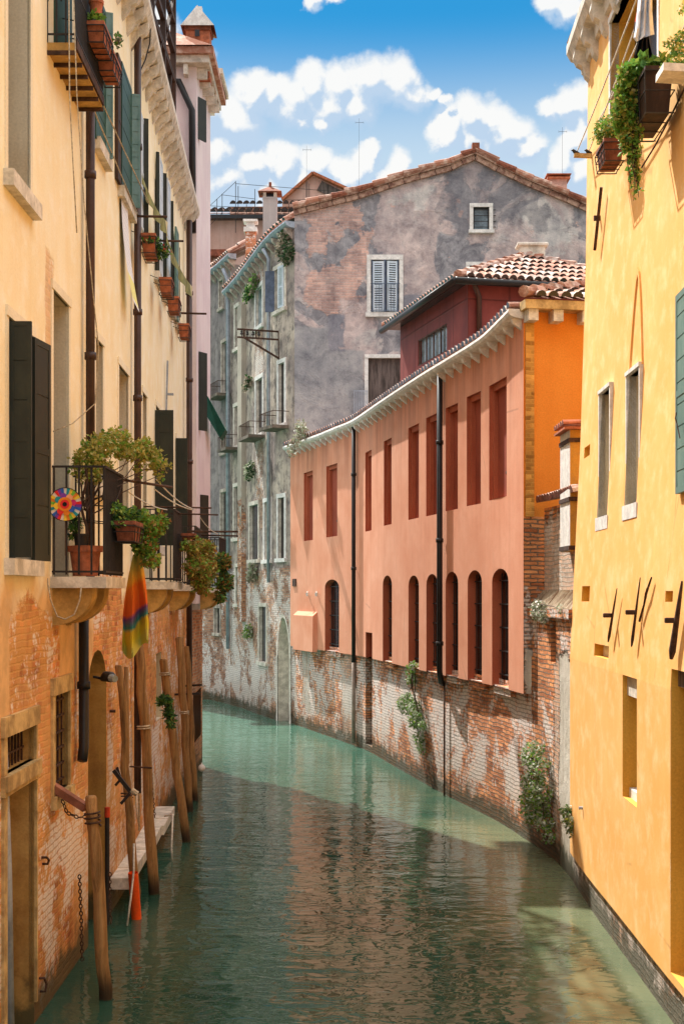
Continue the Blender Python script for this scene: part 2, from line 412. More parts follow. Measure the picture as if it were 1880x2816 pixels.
M['leaf_dark'] = leafmat('dark_leaf', (.02, .06, .02), (.04, .10, .03), (.06, .13, .04))
M['leaf_pale'] = leafmat('pale_leaf', (.22, .27, .15), (.38, .42, .28), (.58, .60, .50))
M['leaf_dry'] = leafmat('dry_leaf', (.22, .19, .13), (.33, .28, .2), (.46, .40, .32))
M['flower_red'] = simple('red_petals', (.6, .03, .02), .6)
def roofmat(name, base, lite):
    t = NT(name); p = t.pos(); a = t.noise(p, 3, 5, .7); b = t.noise(p, 14, 4, .7); g = t.n('NewGeometry').outputs['Random Per Island']
    c = t.mix(g, sc(base, .55), base); c = t.mix(t.step(a, .45, .65), c, lite); c = t.mix(t.step(b, .62, .75), c, (.12, .12, .09))
    t.bump(b, .3, .01); return t.fin(c, .85)
M['tile'] = roofmat('roof_tile', (.44, .19, .12), (.60, .42, .33))
M['tile_white'] = roofmat('bleached_roof_tile', (.55, .34, .27), (.66, .58, .52))
def watermat():
    t = NT('canal_water'); p = t.pos(); x, y, z = t.sep(p)
    n1 = t.noise(p, 1.1, 2, .45, .9, xyz=(.8, 1.25, 1)); n2 = t.noise(p, 4.5, 1.5, .45, 1.2, xyz=(.8, 1.2, 1)); n3 = t.noise(p, 15, 1, .4, .5)
    murk = t.noise(p, .25, 3, .5, .3)
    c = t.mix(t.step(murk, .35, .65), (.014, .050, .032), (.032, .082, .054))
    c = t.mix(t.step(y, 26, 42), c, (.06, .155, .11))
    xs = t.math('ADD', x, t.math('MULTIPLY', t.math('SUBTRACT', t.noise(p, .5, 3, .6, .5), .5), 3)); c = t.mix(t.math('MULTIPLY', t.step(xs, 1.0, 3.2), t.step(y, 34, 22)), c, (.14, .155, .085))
    h = t.math('ADD', t.math('MULTIPLY', n1, .75), t.math('ADD', t.math('MULTIPLY', n2, .26), t.math('MULTIPLY', n3, .012)))
    t.bump(h, 1, .032); t.b.inputs['IOR'].default_value = 1.33
    t.fin(c, .02, spec=.45); return t.mat
M['water'] = watermat()
# ---------------------------------------------------------------- daylight
SUNV = Vector((-1.0, 1.9, 2.6)).normalized()                 # towards the sun
sd = bpy.data.lights.new('sun', 'SUN'); sun = bpy.data.objects.new('sun', sd); COL.objects.link(sun)
sd.energy = 9.0; sd.angle = R(.53); sd.color = (1, .955, .88)
sun.rotation_euler = SUNV.to_track_quat('Z', 'Y').to_euler(); sun.location = (-20, 20, 40)
world = bpy.data.worlds.new('World'); scene.world = world; world.use_nodes = True
wt = world.node_tree; wt.nodes.clear()
wo = wt.nodes.new('ShaderNodeOutputWorld'); bg = wt.nodes.new('ShaderNodeBackground'); wt.links.new(bg.outputs[0], wo.inputs[0])
sky = wt.nodes.new('ShaderNodeTexSky'); sky.sky_type = 'NISHITA'; sky.sun_disc = False
sky.sun_elevation = math.asin(SUNV.z); sky.sun_rotation = math.atan2(SUNV.x, SUNV.y); sky.air_density = 1.0; sky.dust_density = .6; sky.ozone_density = 2.0
SKY_K = .15
# cumulus clouds: soft blobs placed by direction, broken up by fractal noise, lit from the sun side
def dirpx(px, py): return Vector(((px-CX)/F, 1, (HZ-py)/F)).normalized()
BL = [(640, 335, 85), (575, 300, 80), (705, 245, 48), (760, 262, 42), (850, 232, 50), (930, 236, 55), (1010, 225, 62), (1080, 232, 58), (1135, 268, 45),
      (800, 285, 60), (900, 285, 55), (990, 288, 55), (600, 420, 75), (690, 440, 62), (780, 455, 62), (750, 425, 40), (880, 450, 58), (960, 470, 45), (1000, 440, 30), (640, 500, 70), (740, 520, 60), (860, 530, 70),
      (1225, 350, 45), (1290, 322, 48), (1350, 318, 48), (1385, 360, 55), (1300, 385, 60), (1220, 375, 40), (1430, 405, 42), (1500, 300, 32), (1560, 300, 46), (1610, 290, 46),
      (1560, 400, 50), (1610, 380, 60), (1530, 460, 55), (1600, 480, 80), (1100, 478, 38), (1060, 500, 40), (880, 340, 24), (830, 330, 24), (1190, 262, 20), (1215, 285, 18),
      (500, 180, 60), (420, 60, 60), (860, -10, 26), (920, -14, 22), (1560, 10, 46), (1500, -5, 36), (980, 600, 60), (700, 600, 90), (1500, 620, 90)]
rng = random.Random(5)
for _ in range(26):                                          # the rest of the sky, outside the photo
    az, el, rr = rng.uniform(25, 335), rng.uniform(12, 38), rng.uniform(200, 420)
    BL.append((Vector((math.sin(R(az))*math.cos(R(el)), math.cos(R(az))*math.cos(R(el)), math.sin(R(el)))), rr))
g = bpy.data.node_groups.new('cloud_density', 'ShaderNodeTree')
g.interface.new_socket('Vector', in_out='INPUT', socket_type='NodeSocketVector'); g.interface.new_socket('Density', in_out='OUTPUT', socket_type='NodeSocketFloat')
gi = g.nodes.new('NodeGroupInput'); go = g.nodes.new('NodeGroupOutput')
def gn(ty, **k):
    n = g.nodes.new(ty)
    for a, b in k.items(): setattr(n, a, b)
    return n
wn = gn('ShaderNodeTexNoise'); wn.inputs['Scale'].default_value = 26; wn.inputs['Detail'].default_value = 6; wn.inputs['Roughness'].default_value = .58
g.links.new(gi.outputs[0], wn.inputs['Vector'])
sb = gn('ShaderNodeVectorMath', operation='SUBTRACT'); g.links.new(wn.outputs['Color'], sb.inputs[0]); sb.inputs[1].default_value = (.5, .5, .5)
ml = gn('ShaderNodeVectorMath', operation='SCALE'); g.links.new(sb.outputs[0], ml.inputs[0]); ml.inputs['Scale'].default_value = .034
ad = gn('ShaderNodeVectorMath', operation='ADD'); g.links.new(gi.outputs[0], ad.inputs[0]); g.links.new(ml.outputs[0], ad.inputs[1])
last = None
for b in BL:
    c, r = (b[0], b[1]/F) if len(b) == 2 else (dirpx(b[0], b[1]), b[2]*1.12/F)
    d = gn('ShaderNodeVectorMath', operation='DISTANCE'); g.links.new(ad.outputs[0], d.inputs[0]); d.inputs[1].default_value = c
    m = gn('ShaderNodeMath', operation='MULTIPLY_ADD'); g.links.new(d.outputs['Value'], m.inputs[0]); m.inputs[1].default_value = -1/r; m.inputs[2].default_value = 1
    if last is None: last = m
    else:
        x = gn('ShaderNodeMath', operation='SMOOTH_MAX'); g.links.new(last.outputs[0], x.inputs[0]); g.links.new(m.outputs[0], x.inputs[1]); x.inputs[2].default_value = .25; last = x
n2 = gn('ShaderNodeTexNoise'); n2.inputs['Scale'].default_value = 34; n2.inputs['Detail'].default_value = 8; n2.inputs['Roughness'].default_value = .52
g.links.new(gi.outputs[0], n2.inputs['Vector'])
m = gn('ShaderNodeMath', operation='MULTIPLY_ADD'); g.links.new(n2.outputs[0], m.inputs[0]); m.inputs[1].default_value = .95; m.inputs[2].default_value = -.36
a = gn('ShaderNodeMath', operation='ADD'); g.links.new(last.outputs[0], a.inputs[0]); g.links.new(m.outputs[0], a.inputs[1]); g.links.new(a.outputs[0], go.inputs[0])
def wn_(ty, **k):
    n = wt.nodes.new(ty)
    for a, b in k.items(): setattr(n, a, b)
    return n
def wmath(op, a, b=0, c=0, clamp=False):
    n = wn_('ShaderNodeMath', operation=op, use_clamp=clamp)
    for i, v in enumerate((a, b, c)):
        if hasattr(v, 'is_output'): wt.links.new(v, n.inputs[i])
        else: n.inputs[i].default_value = v
    return n.outputs[0]
def wmix(f, a, b, bl='MIX'):
    n = wn_('ShaderNodeMixRGB', blend_type=bl)
    for i, v in enumerate((f, a, b)):
        if hasattr(v, 'is_output'): wt.links.new(v, n.inputs[i])
        else: n.inputs[i].default_value = v if isinstance(v, (int, float)) else (*v, 1)
    return n.outputs[0]
def wstep(v, a, b):
    n = wn_('ShaderNodeMapRange', interpolation_type='SMOOTHSTEP'); wt.links.new(v, n.inputs['Value'])
    n.inputs['From Min'].default_value = a; n.inputs['From Max'].default_value = b; return n.outputs[0]
tc = wn_('ShaderNodeTexCoord'); nrm = wn_('ShaderNodeVectorMath', operation='NORMALIZE'); wt.links.new(tc.outputs['Generated'], nrm.inputs[0])
def dens(off):
    v = nrm.outputs[0]
    if off: x = wn_('ShaderNodeVectorMath', operation='ADD'); wt.links.new(v, x.inputs[0]); x.inputs[1].default_value = off; v = x.outputs[0]
    n = wn_('ShaderNodeGroup'); n.node_tree = g; wt.links.new(v, n.inputs[0]); return n.outputs[0]
D1 = dens(None); D2 = dens((-.004, 0, .010))
alpha = wstep(D1, -.14, .46); lit = wstep(wmath('SUBTRACT', D1, D2), -.10, .30)
sp = wn_('ShaderNodeSeparateXYZ'); wt.links.new(nrm.outputs[0], sp.inputs[0]); el = sp.outputs[2]
cloudc = wmix(lit, (3.5, 4.5, 5.7), (6.5, 6.5, 6.4))         # radiance before the sky strength
# richer blue overhead in the view, pale near the roofs
skyc = wmix(1, sky.outputs[0], (.24, .92, 1.40), 'MULTIPLY')
skyc = wmix(.85, skyc, (.13, 1.95, 4.1)); pale = wmix(wstep(el, .395, .29), skyc, (3.7, 4.8, 5.8))
skyside = wstep(sp.outputs[1], .93, .55); pale = wmix(skyside, pale, (5.0, 5.1, 5.4))  # side sky whitened beyond the view, added to neutralise the ambient light
fill_noise = wn_('ShaderNodeTexNoise'); fill_noise.inputs['Scale'].default_value = 3; wt.links.new(nrm.outputs[0], fill_noise.inputs['Vector'])
thin = wmath('MULTIPLY', wstep(el, .44, .72), wmath('MULTIPLY_ADD', fill_noise.outputs[0], .3, .8)); # added bright overhead layer, out of view, lifts light on the shaded walls
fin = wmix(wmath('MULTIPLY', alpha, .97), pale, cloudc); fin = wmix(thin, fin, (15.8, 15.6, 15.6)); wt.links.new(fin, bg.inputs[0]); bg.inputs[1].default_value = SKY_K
scene.view_settings.view_transform = 'Standard'; scene.view_settings.look = 'None'; scene.view_settings.exposure = 0
scene.cycles.max_bounces = 8; scene.cycles.diffuse_bounces = 5; scene.cycles.glossy_bounces = 4; scene.cycles.use_denoising = True
# ---------------------------------------------------------------- banks of the canal (metres, measured from the water line)
PL = Path([(-2.84, 4), (-2.84, 10), (-2.85, 13.4), (-2.89, 17.7), (-3.0, 20.5), (-3.07, 22.4), (-3.22, 26.4), (-3.3, 28.95)], 1)
PB = Path([(3.01, 21.7), (2.93, 22.3), (2.69, 23.9), (2.03, 26.9), (1.27, 30.9), (.633, 34.4), (.19, 35.9), (-.62, 38.6), (-1.43, 41.2)], -1)      # brick base
PP = PB.off(.13)                                                                                                          # rendered facade above it
PY = Path([(3.03, 5), (3.05, 8), (3.07, 12.7), (3.10, 14.6), (3.13, 17.1), (3.18, 18.75)], -1)
PC = Path([(3.18, 18.75), (3.2, 19.6), (3.13, 20.8), (3.01, 21.7)], -1)                                                   # brick wall between
PG = Path([(-1.43, 41.2), (-2.12, 42.7), (-3.27, 46.4), (-3.95, 48.3)], -1)                                               # grey house, canal side
PH = Path([(-3.95, 48.3), (-4.55, 49.9), (-5.2, 51.0), (-6.6, 52.6)], -1)                                                 # the house beyond
GY = 41.2
PGF = Path([(-1.43, GY), (10.0, GY)], 1, False)                                                                           # grey gable front
PO = Path([(2.88, 21.7), (6.2, 22.3)], 1, False)                                                                          # orange end wall

# ---------------------------------------------------------------- water
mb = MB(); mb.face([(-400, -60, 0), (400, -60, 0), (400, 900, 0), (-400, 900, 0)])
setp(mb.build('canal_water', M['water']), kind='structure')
mb = MB(); mb.face([(-400, -60, -1.6), (400, -60, -1.6), (400, 900, -1.6), (-400, 900, -1.6)])
setp(mb.build('canal_bed', simple('mud', (.05, .06, .04))), kind='structure')

# ---------------------------------------------------------------- LEFT: cream house
m_left = wallmat('cream_plaster_over_brick', [(.91, .77, .48), (.95, .86, .62), (.97, .90, .72)], [(.54, .16, .055), (.70, .30, .11)], (.64, .34, .11),
                 zb=3.75, zw=1.0, amp=.5, effl=.5, haze=.85, low=(4.35, (.80, .49, .22)), streak=.28, stain=(.92, .76, .50), seed=2, fine=.06, patchy=.7,
                 patches=[(0, 7.65, 2.86, 4.6, 1, .06), (9.8, 11.7, 3.1, 5, 1, .10), (7.9, 9.7, 1.9, 3.2, .25, .15), (5.2, 7.4, .2, 1.9, .2, .3), (10.5, 16, .3, 2.2, .15, .4), (12.1, 14, 2.4, 4.3, 0, .1), (9.1, 9.5, 4.9, 7.3, .45, .13)])
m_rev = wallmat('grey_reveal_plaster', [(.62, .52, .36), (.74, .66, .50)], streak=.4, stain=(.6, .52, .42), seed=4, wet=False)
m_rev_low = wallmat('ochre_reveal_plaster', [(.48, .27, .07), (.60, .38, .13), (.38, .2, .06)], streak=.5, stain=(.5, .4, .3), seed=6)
house_l = thing('cream_house', 'tall cream plastered house along the left bank with balconies and brick showing at its base', 'house', (-2.85, 14, 0))
holes = []; info = {}
def LH(key, box, depth=.25, arch=None, **k):
    h = dict(box=box, depth=depth, arch=arch, **k); holes.append(h); info[key] = h; return h
b = PL.box(20, 82, 475, 604); zt = 10.6
LH('w0', (b[0], b[1], PL.uv(20, 475)[1], zt), .22)
LH('w1', PL.box(22, 88, 871, 1536), .16)
LH('w2', PL.box(145, 188, 796, 1590), .30)
LH('w3', PL.box(262, 282, 930, 1330), .24)
LH('w4', PL.box(326, 352, 1002, 1400), .30)
LH('w5', PL.box(391, 402, 1078, 1440), .25)
LH('w6', PL.box(428, 443, 1115, 1500), .25)
LH('w7', PL.box(484, 499, 1205, 1530), .25)
zs, ztp = 9.25, 10.8
for k, (x0, x1) in {'u1': (261, 286), 'u2': (328, 356), 'u3': (390, 402), 'u4': (426, 436), 'u5': (446, 454), 'u6': (464, 471), 'u7': (483, 489)}.items():
    a, c = PL.s_px(x0), PL.s_px(x1); LH(k, (a, c, zs, ztp), .2)
LH('b1', PL.box(14, 94, 2026, 2132), .28, rm=2)
LH('d1', (*PL.box(14, 95, 2188, 2700)[:2], -.5, PL.uv(14, 2188)[1]), .5, rm=2)
LH('b2', PL.box(147, 188, 1912, 2188), .28, rm=2)
bx = PL.box(243, 293, 1870, 2600); LH('arch', (bx[0], bx[1], -.5, 3.32), .42, arch=.45, rm=2)
LH('slot', PL.box(430, 444, 1798, 1985), .3)
low = {'b1', 'd1', 'b2', 'arch', 'slot'}
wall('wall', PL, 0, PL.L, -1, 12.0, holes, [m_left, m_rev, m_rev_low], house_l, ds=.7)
mp = [M['dark'], M['shutter_dark'], M['stone_ochre']]
for k, h in info.items():
    d = h['depth']-.01
    if k == 'arch': panel('door', PL, h, M['plank'], house_l, d); continue
    if k == 'd1': panel('door', PL, h, m_rev_low, house_l, d); continue
    panel('window', PL, h, M['dark'], house_l, d)
m_sur = wallmat('pale_surround', [(.86, .76, .54), (.92, .84, .66)], streak=.2, wet=False, seed=9)
for k in ('w0', 'w1', 'w2', 'w3', 'w4', 'w5', 'w6', 'w7', 'u1', 'u2'):
    mb = MB(); surround(mb, PL, info[k]['box'], .09, .012, sill=False); mb.build('window_surround', m_sur, house_l)
for k in ('w0', 'w1', 'w3', 'w4', 'w5', 'w6', 'w7', 'u1', 'u2', 'u3', 'u4', 'u5', 'u6', 'u7'):
    a, c, z0, z1 = info[k]['box']; mb = MB(); wbox(mb, PL, a-.13, c+.13, z0-.14, z0, -.1, .09); mb.build('sill', M['stone'], house_l, bevel=.006)
for k in ('b1', 'b2', 'd1'):
    a, c, z0, z1 = info[k]['box']; mb = MB(); z0 = max(z0, .2)
    wbox(mb, PL, a-.12, a, z0, z1, -.05, .025); wbox(mb, PL, c, c+.05, z0, z1, -.05, .025); wbox(mb, PL, a-.14, c+.1, z1, z1+.17, -.05, .04)
    if k != 'd1': wbox(mb, PL, a-.12, c+.08, z0-.13, z0, -.05, .06)
    mb.build('stone_frame', M['stone_ochre'], house_l, bevel=.01)
mb = MB()
a, c, z0, z1 = info['b1']['box']
for i in range(9): s = a+(c-a)*(i+.5)/9; mb.bar(PL.P(s, z0, -.1), PL.P(s, z1, -.1), .018)
for z in (z0+.12, z0+.30): mb.bar(PL.P(a, z, -.1), PL.P(c, z, -.1), .02)
mb.build('window_grille', M['iron_rust'], house_l)
mb = MB(); a, c, z0, z1 = info['b2']['box']
for i in range(4): s = a+(c-a)*(i+.5)/4; mb.bar(PL.P(s, z0, -.05), PL.P(s, z1, -.05), .018)
for i in range(6): z = z0+(z1-z0)*(i+.5)/6; mb.bar(PL.P(a, z, -.05), PL.P(c, z, -.05), .022)
mb.build('window_grille', M['iron_rust'], house_l)
# cornice with carved brackets and terracotta gutter
mb = MB(); prof = [(0, 11.78), (.10, 11.80), (.13, 11.9), (.24, 11.93), (.29, 12.02), (.29, 12.12), (0, 12.14)]
n = 60
for i in range(n):
    a, c = PL.L*i/n, PL.L*(i+1)/n
    for (d0, za), (d1, zb) in zip(prof, prof[1:]):
        mb.face([PL.P(a, za, d0), PL.P(c, za, d0), PL.P(c, zb, d1), PL.P(a, zb, d1)], 0, [(a, za), (c, za), (c, zb+d1), (a, zb+d1)])
mb.face([PL.P(PL.L, z, d) for d, z in prof]); mb.build('cornice', M['stone'], house_l)
s = 1.0; k = 0
while s < PL.L-.1:
    mb = MB(); w = .11; pr = [(0, 11.80), (.24, 11.93), (.25, 11.83), (.20, 11.76), (.12, 11.72), (.06, 11.62), (0, 11.55)]
    for e in (-w/2, w/2): mb.face([PL.P(s+e, z, d) for d, z in pr])
    for (d0, za), (d1, zb) in zip(pr, pr[1:]): mb.face([PL.P(s-w/2, za, d0), PL.P(s+w/2, za, d0), PL.P(s+w/2, zb, d1), PL.P(s-w/2, zb, d1)])
    if s > 11: mb.build('cornice_bracket', M['stone'], house_l)
    s += .5
mb = MB()                                                     # roof slope behind the cornice, and the body of the house
for i in range(30):
    a, c = PL.L*i/30, PL.L*(i+1)/30
    mb.face([PL.P(a, 12.14, .27), PL.P(c, 12.14, .27), PL.P(c, 13.4, -5), PL.P(a, 13.4, -5)])
mb.face([PL.P(PL.L, -1, 0), PL.P(PL.L, -1, -5), PL.P(PL.L, 13.4, -5), PL.P(PL.L, 12.1, 0)])
mb.face([PL.P(0, -1, 0), PL.P(0, -1, -5), PL.P(0, 13.4, -5), PL.P(0, 12.1, 0)])
mb.face([PL.P(0, -1, -5), PL.P(PL.L, -1, -5), PL.P(PL.L, 13.4, -5), PL.P(0, 13.4, -5)])
mb.build('roof', M['tile'], house_l)
# ---------------------------------------------------------------- LEFT: pink-white tower house
TW = Path([(-3.09, 29.0), (-3.04, 31.4), (-3.0, 35)], 1, False)
m_tow = wallmat('pale_pink_plaster', [(.72, .60, .62), (.80, .70, .70)], [(.40, .16, .08), (.52, .26, .14)], zb=3.6, zw=.3, amp=.05, streak=.15, seed=12, fine=.05, wet=True)
tower = thing('pink_house', 'narrow pale pink house with brick foot past the end of the cream house', 'house', (-3.5, 30, 0))
TF = Path([(-8, 29.0), (-3.09, 29.0)], 1, False)
mb = MB()
def tface(a, b, z0, z1, mi=0): mb.face([(*a, z0), (*b, z0), (*b, z1), (*a, z1)], mi, [(a[0]+a[1], z0), (b[0]+b[1], z0), (b[0]+b[1], z1), (a[0]+a[1], z1)])
tface((-8, 29), (-3.09, 29), 3.75, 15.2); tface((-3.09, 29), (-3.03, 31.45), 3.75, 15.2)
tface((-3.24, 29.05), (-3.2, 31.3), -1, 3.75); tface((-8, 29.05), (-3.24, 29.05), -1, 3.75); tface((-3.2, 31.3), (-8, 31.6), -1, 15.2); tface((-3.03, 31.45), (-8, 31.6), 3.75, 15.2)
mb.face([(-3.09, 29, 3.75), (-3.24, 29.05, 3.75), (-3.2, 31.3, 3.75), (-3.03, 31.45, 3.75)])
mb.build('wall', m_tow, tower)
mb = MB(); mb.box((-5.3, 30.2, 15.25), 5.0, 2.9, .16); mb.box((-5.3, 30.2, 15.4), 5.2, 3.1, .15, 1)
mb.face([(-8, 28.6, 15.48), (-2.72, 28.6, 15.48), (-5.2, 30.2, 16.9)], 1); mb.face([(-2.72, 28.6, 15.48), (-2.68, 31.8, 15.48), (-5.2, 30.2, 16.9)], 1)
mb.face([(-8, 31.8, 15.48), (-2.68, 31.8, 15.48), (-5.2, 30.2, 16.9)], 1)
for i in range(5): mb.box((-3.0+i*.02, 29.1+i*.5, 15.05), .26, .09, .22)
for i in range(8): mb.box((-3.3-i*.5, 28.9, 15.05), .09, .22, .22)
mb.build('cornice', [M['stone'], M['tile']], tower)
mb = MB(); mb.box((-3.25, 32.6, 16.0), .75, 1.6, .16); mb.box((-3.2, 32.6, 16.14), .85, 1.7, .12); mb.box((-3.35, 32.6, 15.78), .5, 1.4, .3)
mb.build('upper_cornice', M['stone'], tower)
p = onY(546, 104, 29.4)
mb = MB(); mb.box((p.x, 29.5, 15.55), .5, .5, 1.0, 0); mb.box((p.x, 29.5, 16.1), .56, .56, .1, 1)
for sx in (-1, 1):
    mb.face([(p.x+sx*.36, 29.15, 16.12), (p.x+sx*.36, 29.85, 16.12), (p.x, 29.85, 16.55), (p.x, 29.15, 16.55)], 1)
for y in (29.15, 29.85): mb.face([(p.x-.36, y, 16.12), (p.x+.36, y, 16.12), (p.x, y, 16.55)], 2)
mb.box((p.x, 29.5, 16.58), .14, .14, .12, 2); mb.box((p.x, 29.15, 15.95), .1, .02, .14, 3)
mb.build('chimney', [M['terracotta'], M['terra_dark'], M['stone_white'], M['dark']], tower)
for (x0, x1, y0, y1) in ((545, 566, 265, 380), (547, 568, 966, 1182), (551, 572, 1360, 1520)):
    mb = MB(); a = TW.pt(x0, y0, .01); c = TW.off(.01).pt(x0, y1); q = onY(x1, y0, a.y+.25); r = onY(x1, y1, a.y+.25)
    mb.face([(a.x, a.y, a.z), (q.x, q.y, a.z), (q.x, q.y, c.z), (a.x, a.y, c.z)]); mb.bar((a.x, a.y+.03, (a.z+c.z)/2), (q.x, q.y+.03, (a.z+c.z)/2), .03, a.z-c.z)
    mb.build('shutter', M['shutter_dark'], tower)
# ---------------------------------------------------------------- RIGHT: yellow house
LEANS = [(-2, 0), (3.1, 0), (6.1, .145), (8.5, .215), (11.3, .25), (30, .3)]
def lean(z):
    for (a, u), (b, v) in zip(LEANS, LEANS[1:]):
        if z <= b: return u+(v-u)*max(0, (z-a))/(b-a)
    return .3
m_yel = wallmat('sunlit_yellow_plaster', [(.85, .42, .11), (.89, .49, .16), (.92, .57, .25)], drip=(12.2, 1.2, .35), streak=.22, stain=(1.12, 1.12, 1.25), seed=21, fine=.04, patchy=.8, bmp=.25, wet=False)
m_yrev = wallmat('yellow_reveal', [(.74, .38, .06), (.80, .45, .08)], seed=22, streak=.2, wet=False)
m_bb = wallmat('salted_brick', [(.6, .55, .48), (.66, .62, .55)], [(.76, .40, .28), (.86, .58, .45)], (.55, .46, .40), zb=9, zw=1, amp=.0, effl=1.15, seed=23, bmp=1, bd=.05)
house_y = thing('yellow_house', 'sunlit yellow plastered house on the right bank with iron wall anchors', 'house', (3.2, 14, 0))
yh = {}
def YH(k, box, depth=.22, **kw): yh[k] = dict(box=box, depth=depth, **kw)
def shrinkx(px, z): return px
def ybox(x0, x1, y0, y1):
    """opening on the leaning wall"""
    t, z = PY.uv(x0, y0); l = lean(z); Q = PY.off(-l); a, zt = Q.uv(x0, y0); _, zb = Q.uv(x0, y1); b = Q.s_px(x1)
    return (min(a, b), max(a, b), zb, zt)
YH('y1', ybox(1665, 1694, 1085, 1425), .30, rm=2)
YH('y2', ybox(1742, 1777, 1035, 1392), .30, rm=2)
YH('h1', ybox(1615, 1631, 1232, 1262), .12); YH('h2', ybox(1610, 1632, 1612, 1654), .12); YH('h3', ybox(1645, 1685, 1769, 1803), .12); YH('h4', ybox(1843, 1864, 1625, 1655), .12)
YH('y3', ybox(1723, 1763, 1855, 2190), .35)
b = PY.s_px(1857); YH('y4', (b-1.3, b, .5, PY.uv(1840, 1835)[1]), .4)
yt = PY.off(-.24); a, c = yt.s_px(1690), yt.s_px(1822); YH('top', (min(a, c), max(a, c), yt.uv(1700, 390)[1], yt.uv(1700, 120)[1]+.35), .3)
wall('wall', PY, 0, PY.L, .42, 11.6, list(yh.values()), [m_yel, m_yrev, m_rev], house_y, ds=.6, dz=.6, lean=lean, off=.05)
wall('brick_base', PY, 0, PY.L, -1, .5, [], [m_bb], house_y, ds=.6)
mb = MB()
for i in range(int(PY.L/.6)):
    a, c = PY.L*i/int(PY.L/.6), PY.L*(i+1)/int(PY.L/.6); mb.face([PY.P(a, .42, -.02), PY.P(c, .42, -.02), PY.P(c, .42, .05), PY.P(a, .42, .05)])
Z = [.42+i*.6 for i in range(19)]+[11.6]                    # end wall turning away from the canal
for z0, z1 in zip(Z, Z[1:]):
    q = lambda z, d: PY.P(PY.L, z, .05-lean(z)-d)
    mb.face([q(z0, 0), q(z0, 5), q(z1, 5), q(z1, 0)], 0, [(0, z0), (5, z0), (5, z1), (0, z1)])
mb.build('end_wall', [m_yel], house_y)
for k, h in yh.items(): panel('window' if k[0] != 'h' else 'niche_back', PY, h, M['dark'] if k in ('y3', 'y4', 'top') else (M['stone_white'] if k[0] == 'h' else m_rev), house_y, h['depth']-.01-.05, lean=lean)
for k in ('y1', 'y2'):
    bx = yh[k]['box']; L = lean((bx[2]+bx[3])/2)-.05
    mb = MB(); surround(mb, PY, bx, .045, .012, lean=L, sill=False, back=-.1); mb.build('window_frame', M['stone_white'], house_y)
    mb = MB(); wbox(mb, PY, bx[0]-.06, bx[1]+.06, bx[2]-.16, bx[2], -.1, .05, lean=L); mb.build('sill', M['stone_white'], house_y, bevel=.008)
bx = yh['top']['box']; mb = MB(); surround(mb, PY, bx, .08, .012, lean=lean(8.5)-.03, sill=True, back=-.1); mb.build('window_frame', M['stone_white'], house_y)
bx = yh['y3']['box']; mb = MB(); wbox(mb, PY, bx[0], bx[1], bx[3]-.22, bx[3], -.3, -.0, lean=0); mb.build('lintel', M['stone'], house_y); mb = MB(); wbox(mb, PY, bx[0], bx[1]-.02, bx[2], bx[2]+.1, -.33, -.02)
mb.build('sill', M['stone_white'], house_y)
bx = yh['y4']['box']; mb = MB(); wbox(mb, PY, bx[0], bx[1], bx[3]-.16, bx[3], -.3, -.02); mb.build('lintel', M['plank'], house_y)
# blind gothic arch scratched round the second window: a raised band
bx = yh['y2']['box']; zA = 7.55; mb = MB(); m_ = (bx[0]+bx[1])/2; w = (bx[1]-bx[0])/2+.05; z0 = bx[3]+.02; pts = []
for i in range(13):
    t = i/12*2-1; pts.append((m_+t*w, z0+(zA-z0)*(1-abs(t)**1.6)))
for (sa, za), (sb, zb) in zip(pts, pts[1:]):
    la, lb = lean(za)-.05, lean(zb)-.05; k = .93
    f = lambda s: m_+(s-m_)*.80; g_ = lambda z: z0+(z-z0)*.93
    mb.face([PY.P(sa, za, .02-la), PY.P(sb, zb, .02-lb), PY.P(f(sb), g_(zb), .02-lb), PY.P(f(sa), g_(za), .02-la)], 0)
    mb.face([PY.P(sa, za, .02-la), PY.P(sb, zb, .02-lb), PY.P(sb, zb, -.05-lb), PY.P(sa, za, -.05-la)], 0)
    mb.face([PY.P(f(sa), g_(za), .02-la), PY.P(f(sb), g_(zb), .02-lb), PY.P(f(sb), g_(zb), -.05-lb), PY.P(f(sa), g_(za), -.05-la)], 0)
mb.build('blind_arch', m_yel, house_y)
mb = MB(); n = 24; LT = .25
prof = [(0, 11.2), (.05, 11.22), (.07, 11.36), (.2, 11.40), (.26, 11.5), (.26, 11.62), (0, 11.66)]
for i in range(n):
    a, c = (PY.L+.3)*i/n, (PY.L+.3)*(i+1)/n
    for (d0, za), (d1, zb) in zip(prof, prof[1:]): mb.face([PY.P(a, za, d0-.2), PY.P(c, za, d0-.2), PY.P(c, zb, d1-.2), PY.P(a, zb, d1-.2)])
mb.face([PY.P(PY.L+.3, z, d-.2) for d, z in prof]+[PY.P(PY.L+.3, 11.66, -3), PY.P(PY.L+.3, 11.3, -3)])
mb.face([PY.P(PY.L+.3, 11.3, -.2), PY.P(PY.L+.3, 11.3, -3), PY.P(PY.L, 11.3, -3), PY.P(PY.L, 11.3, -.2)])
mb.build('cornice', M['stone'], house_y)
s = PY.L-.1
while s > 6:
    mb = MB(); pr = [(0, 11.42), (.2, 11.42), (.22, 11.3), (.17, 11.2), (.1, 11.16), (.06, 11.04), (0, 10.98)]
    for e in (-.08, .08): mb.face([PY.P(s+e, z, d-.2) for d, z in pr])
    for (d0, za), (d1, zb) in zip(pr, pr[1:]): mb.face([PY.P(s-.08, za, d0-.2), PY.P(s+.08, za, d0-.2), PY.P(s+.08, zb, d1-.2), PY.P(s-.08, zb, d1-.2)])
    mb.build('cornice_bracket', M['stone'], house_y); s -= .75
mb = MB(); mb.face([PY.P(0, 11.66, .06), PY.P(PY.L+.3, 11.66, .06), PY.P(PY.L+.3, 13, -5), PY.P(0, 13, -5)]); mb.build('roof', M['tile'], house_y)
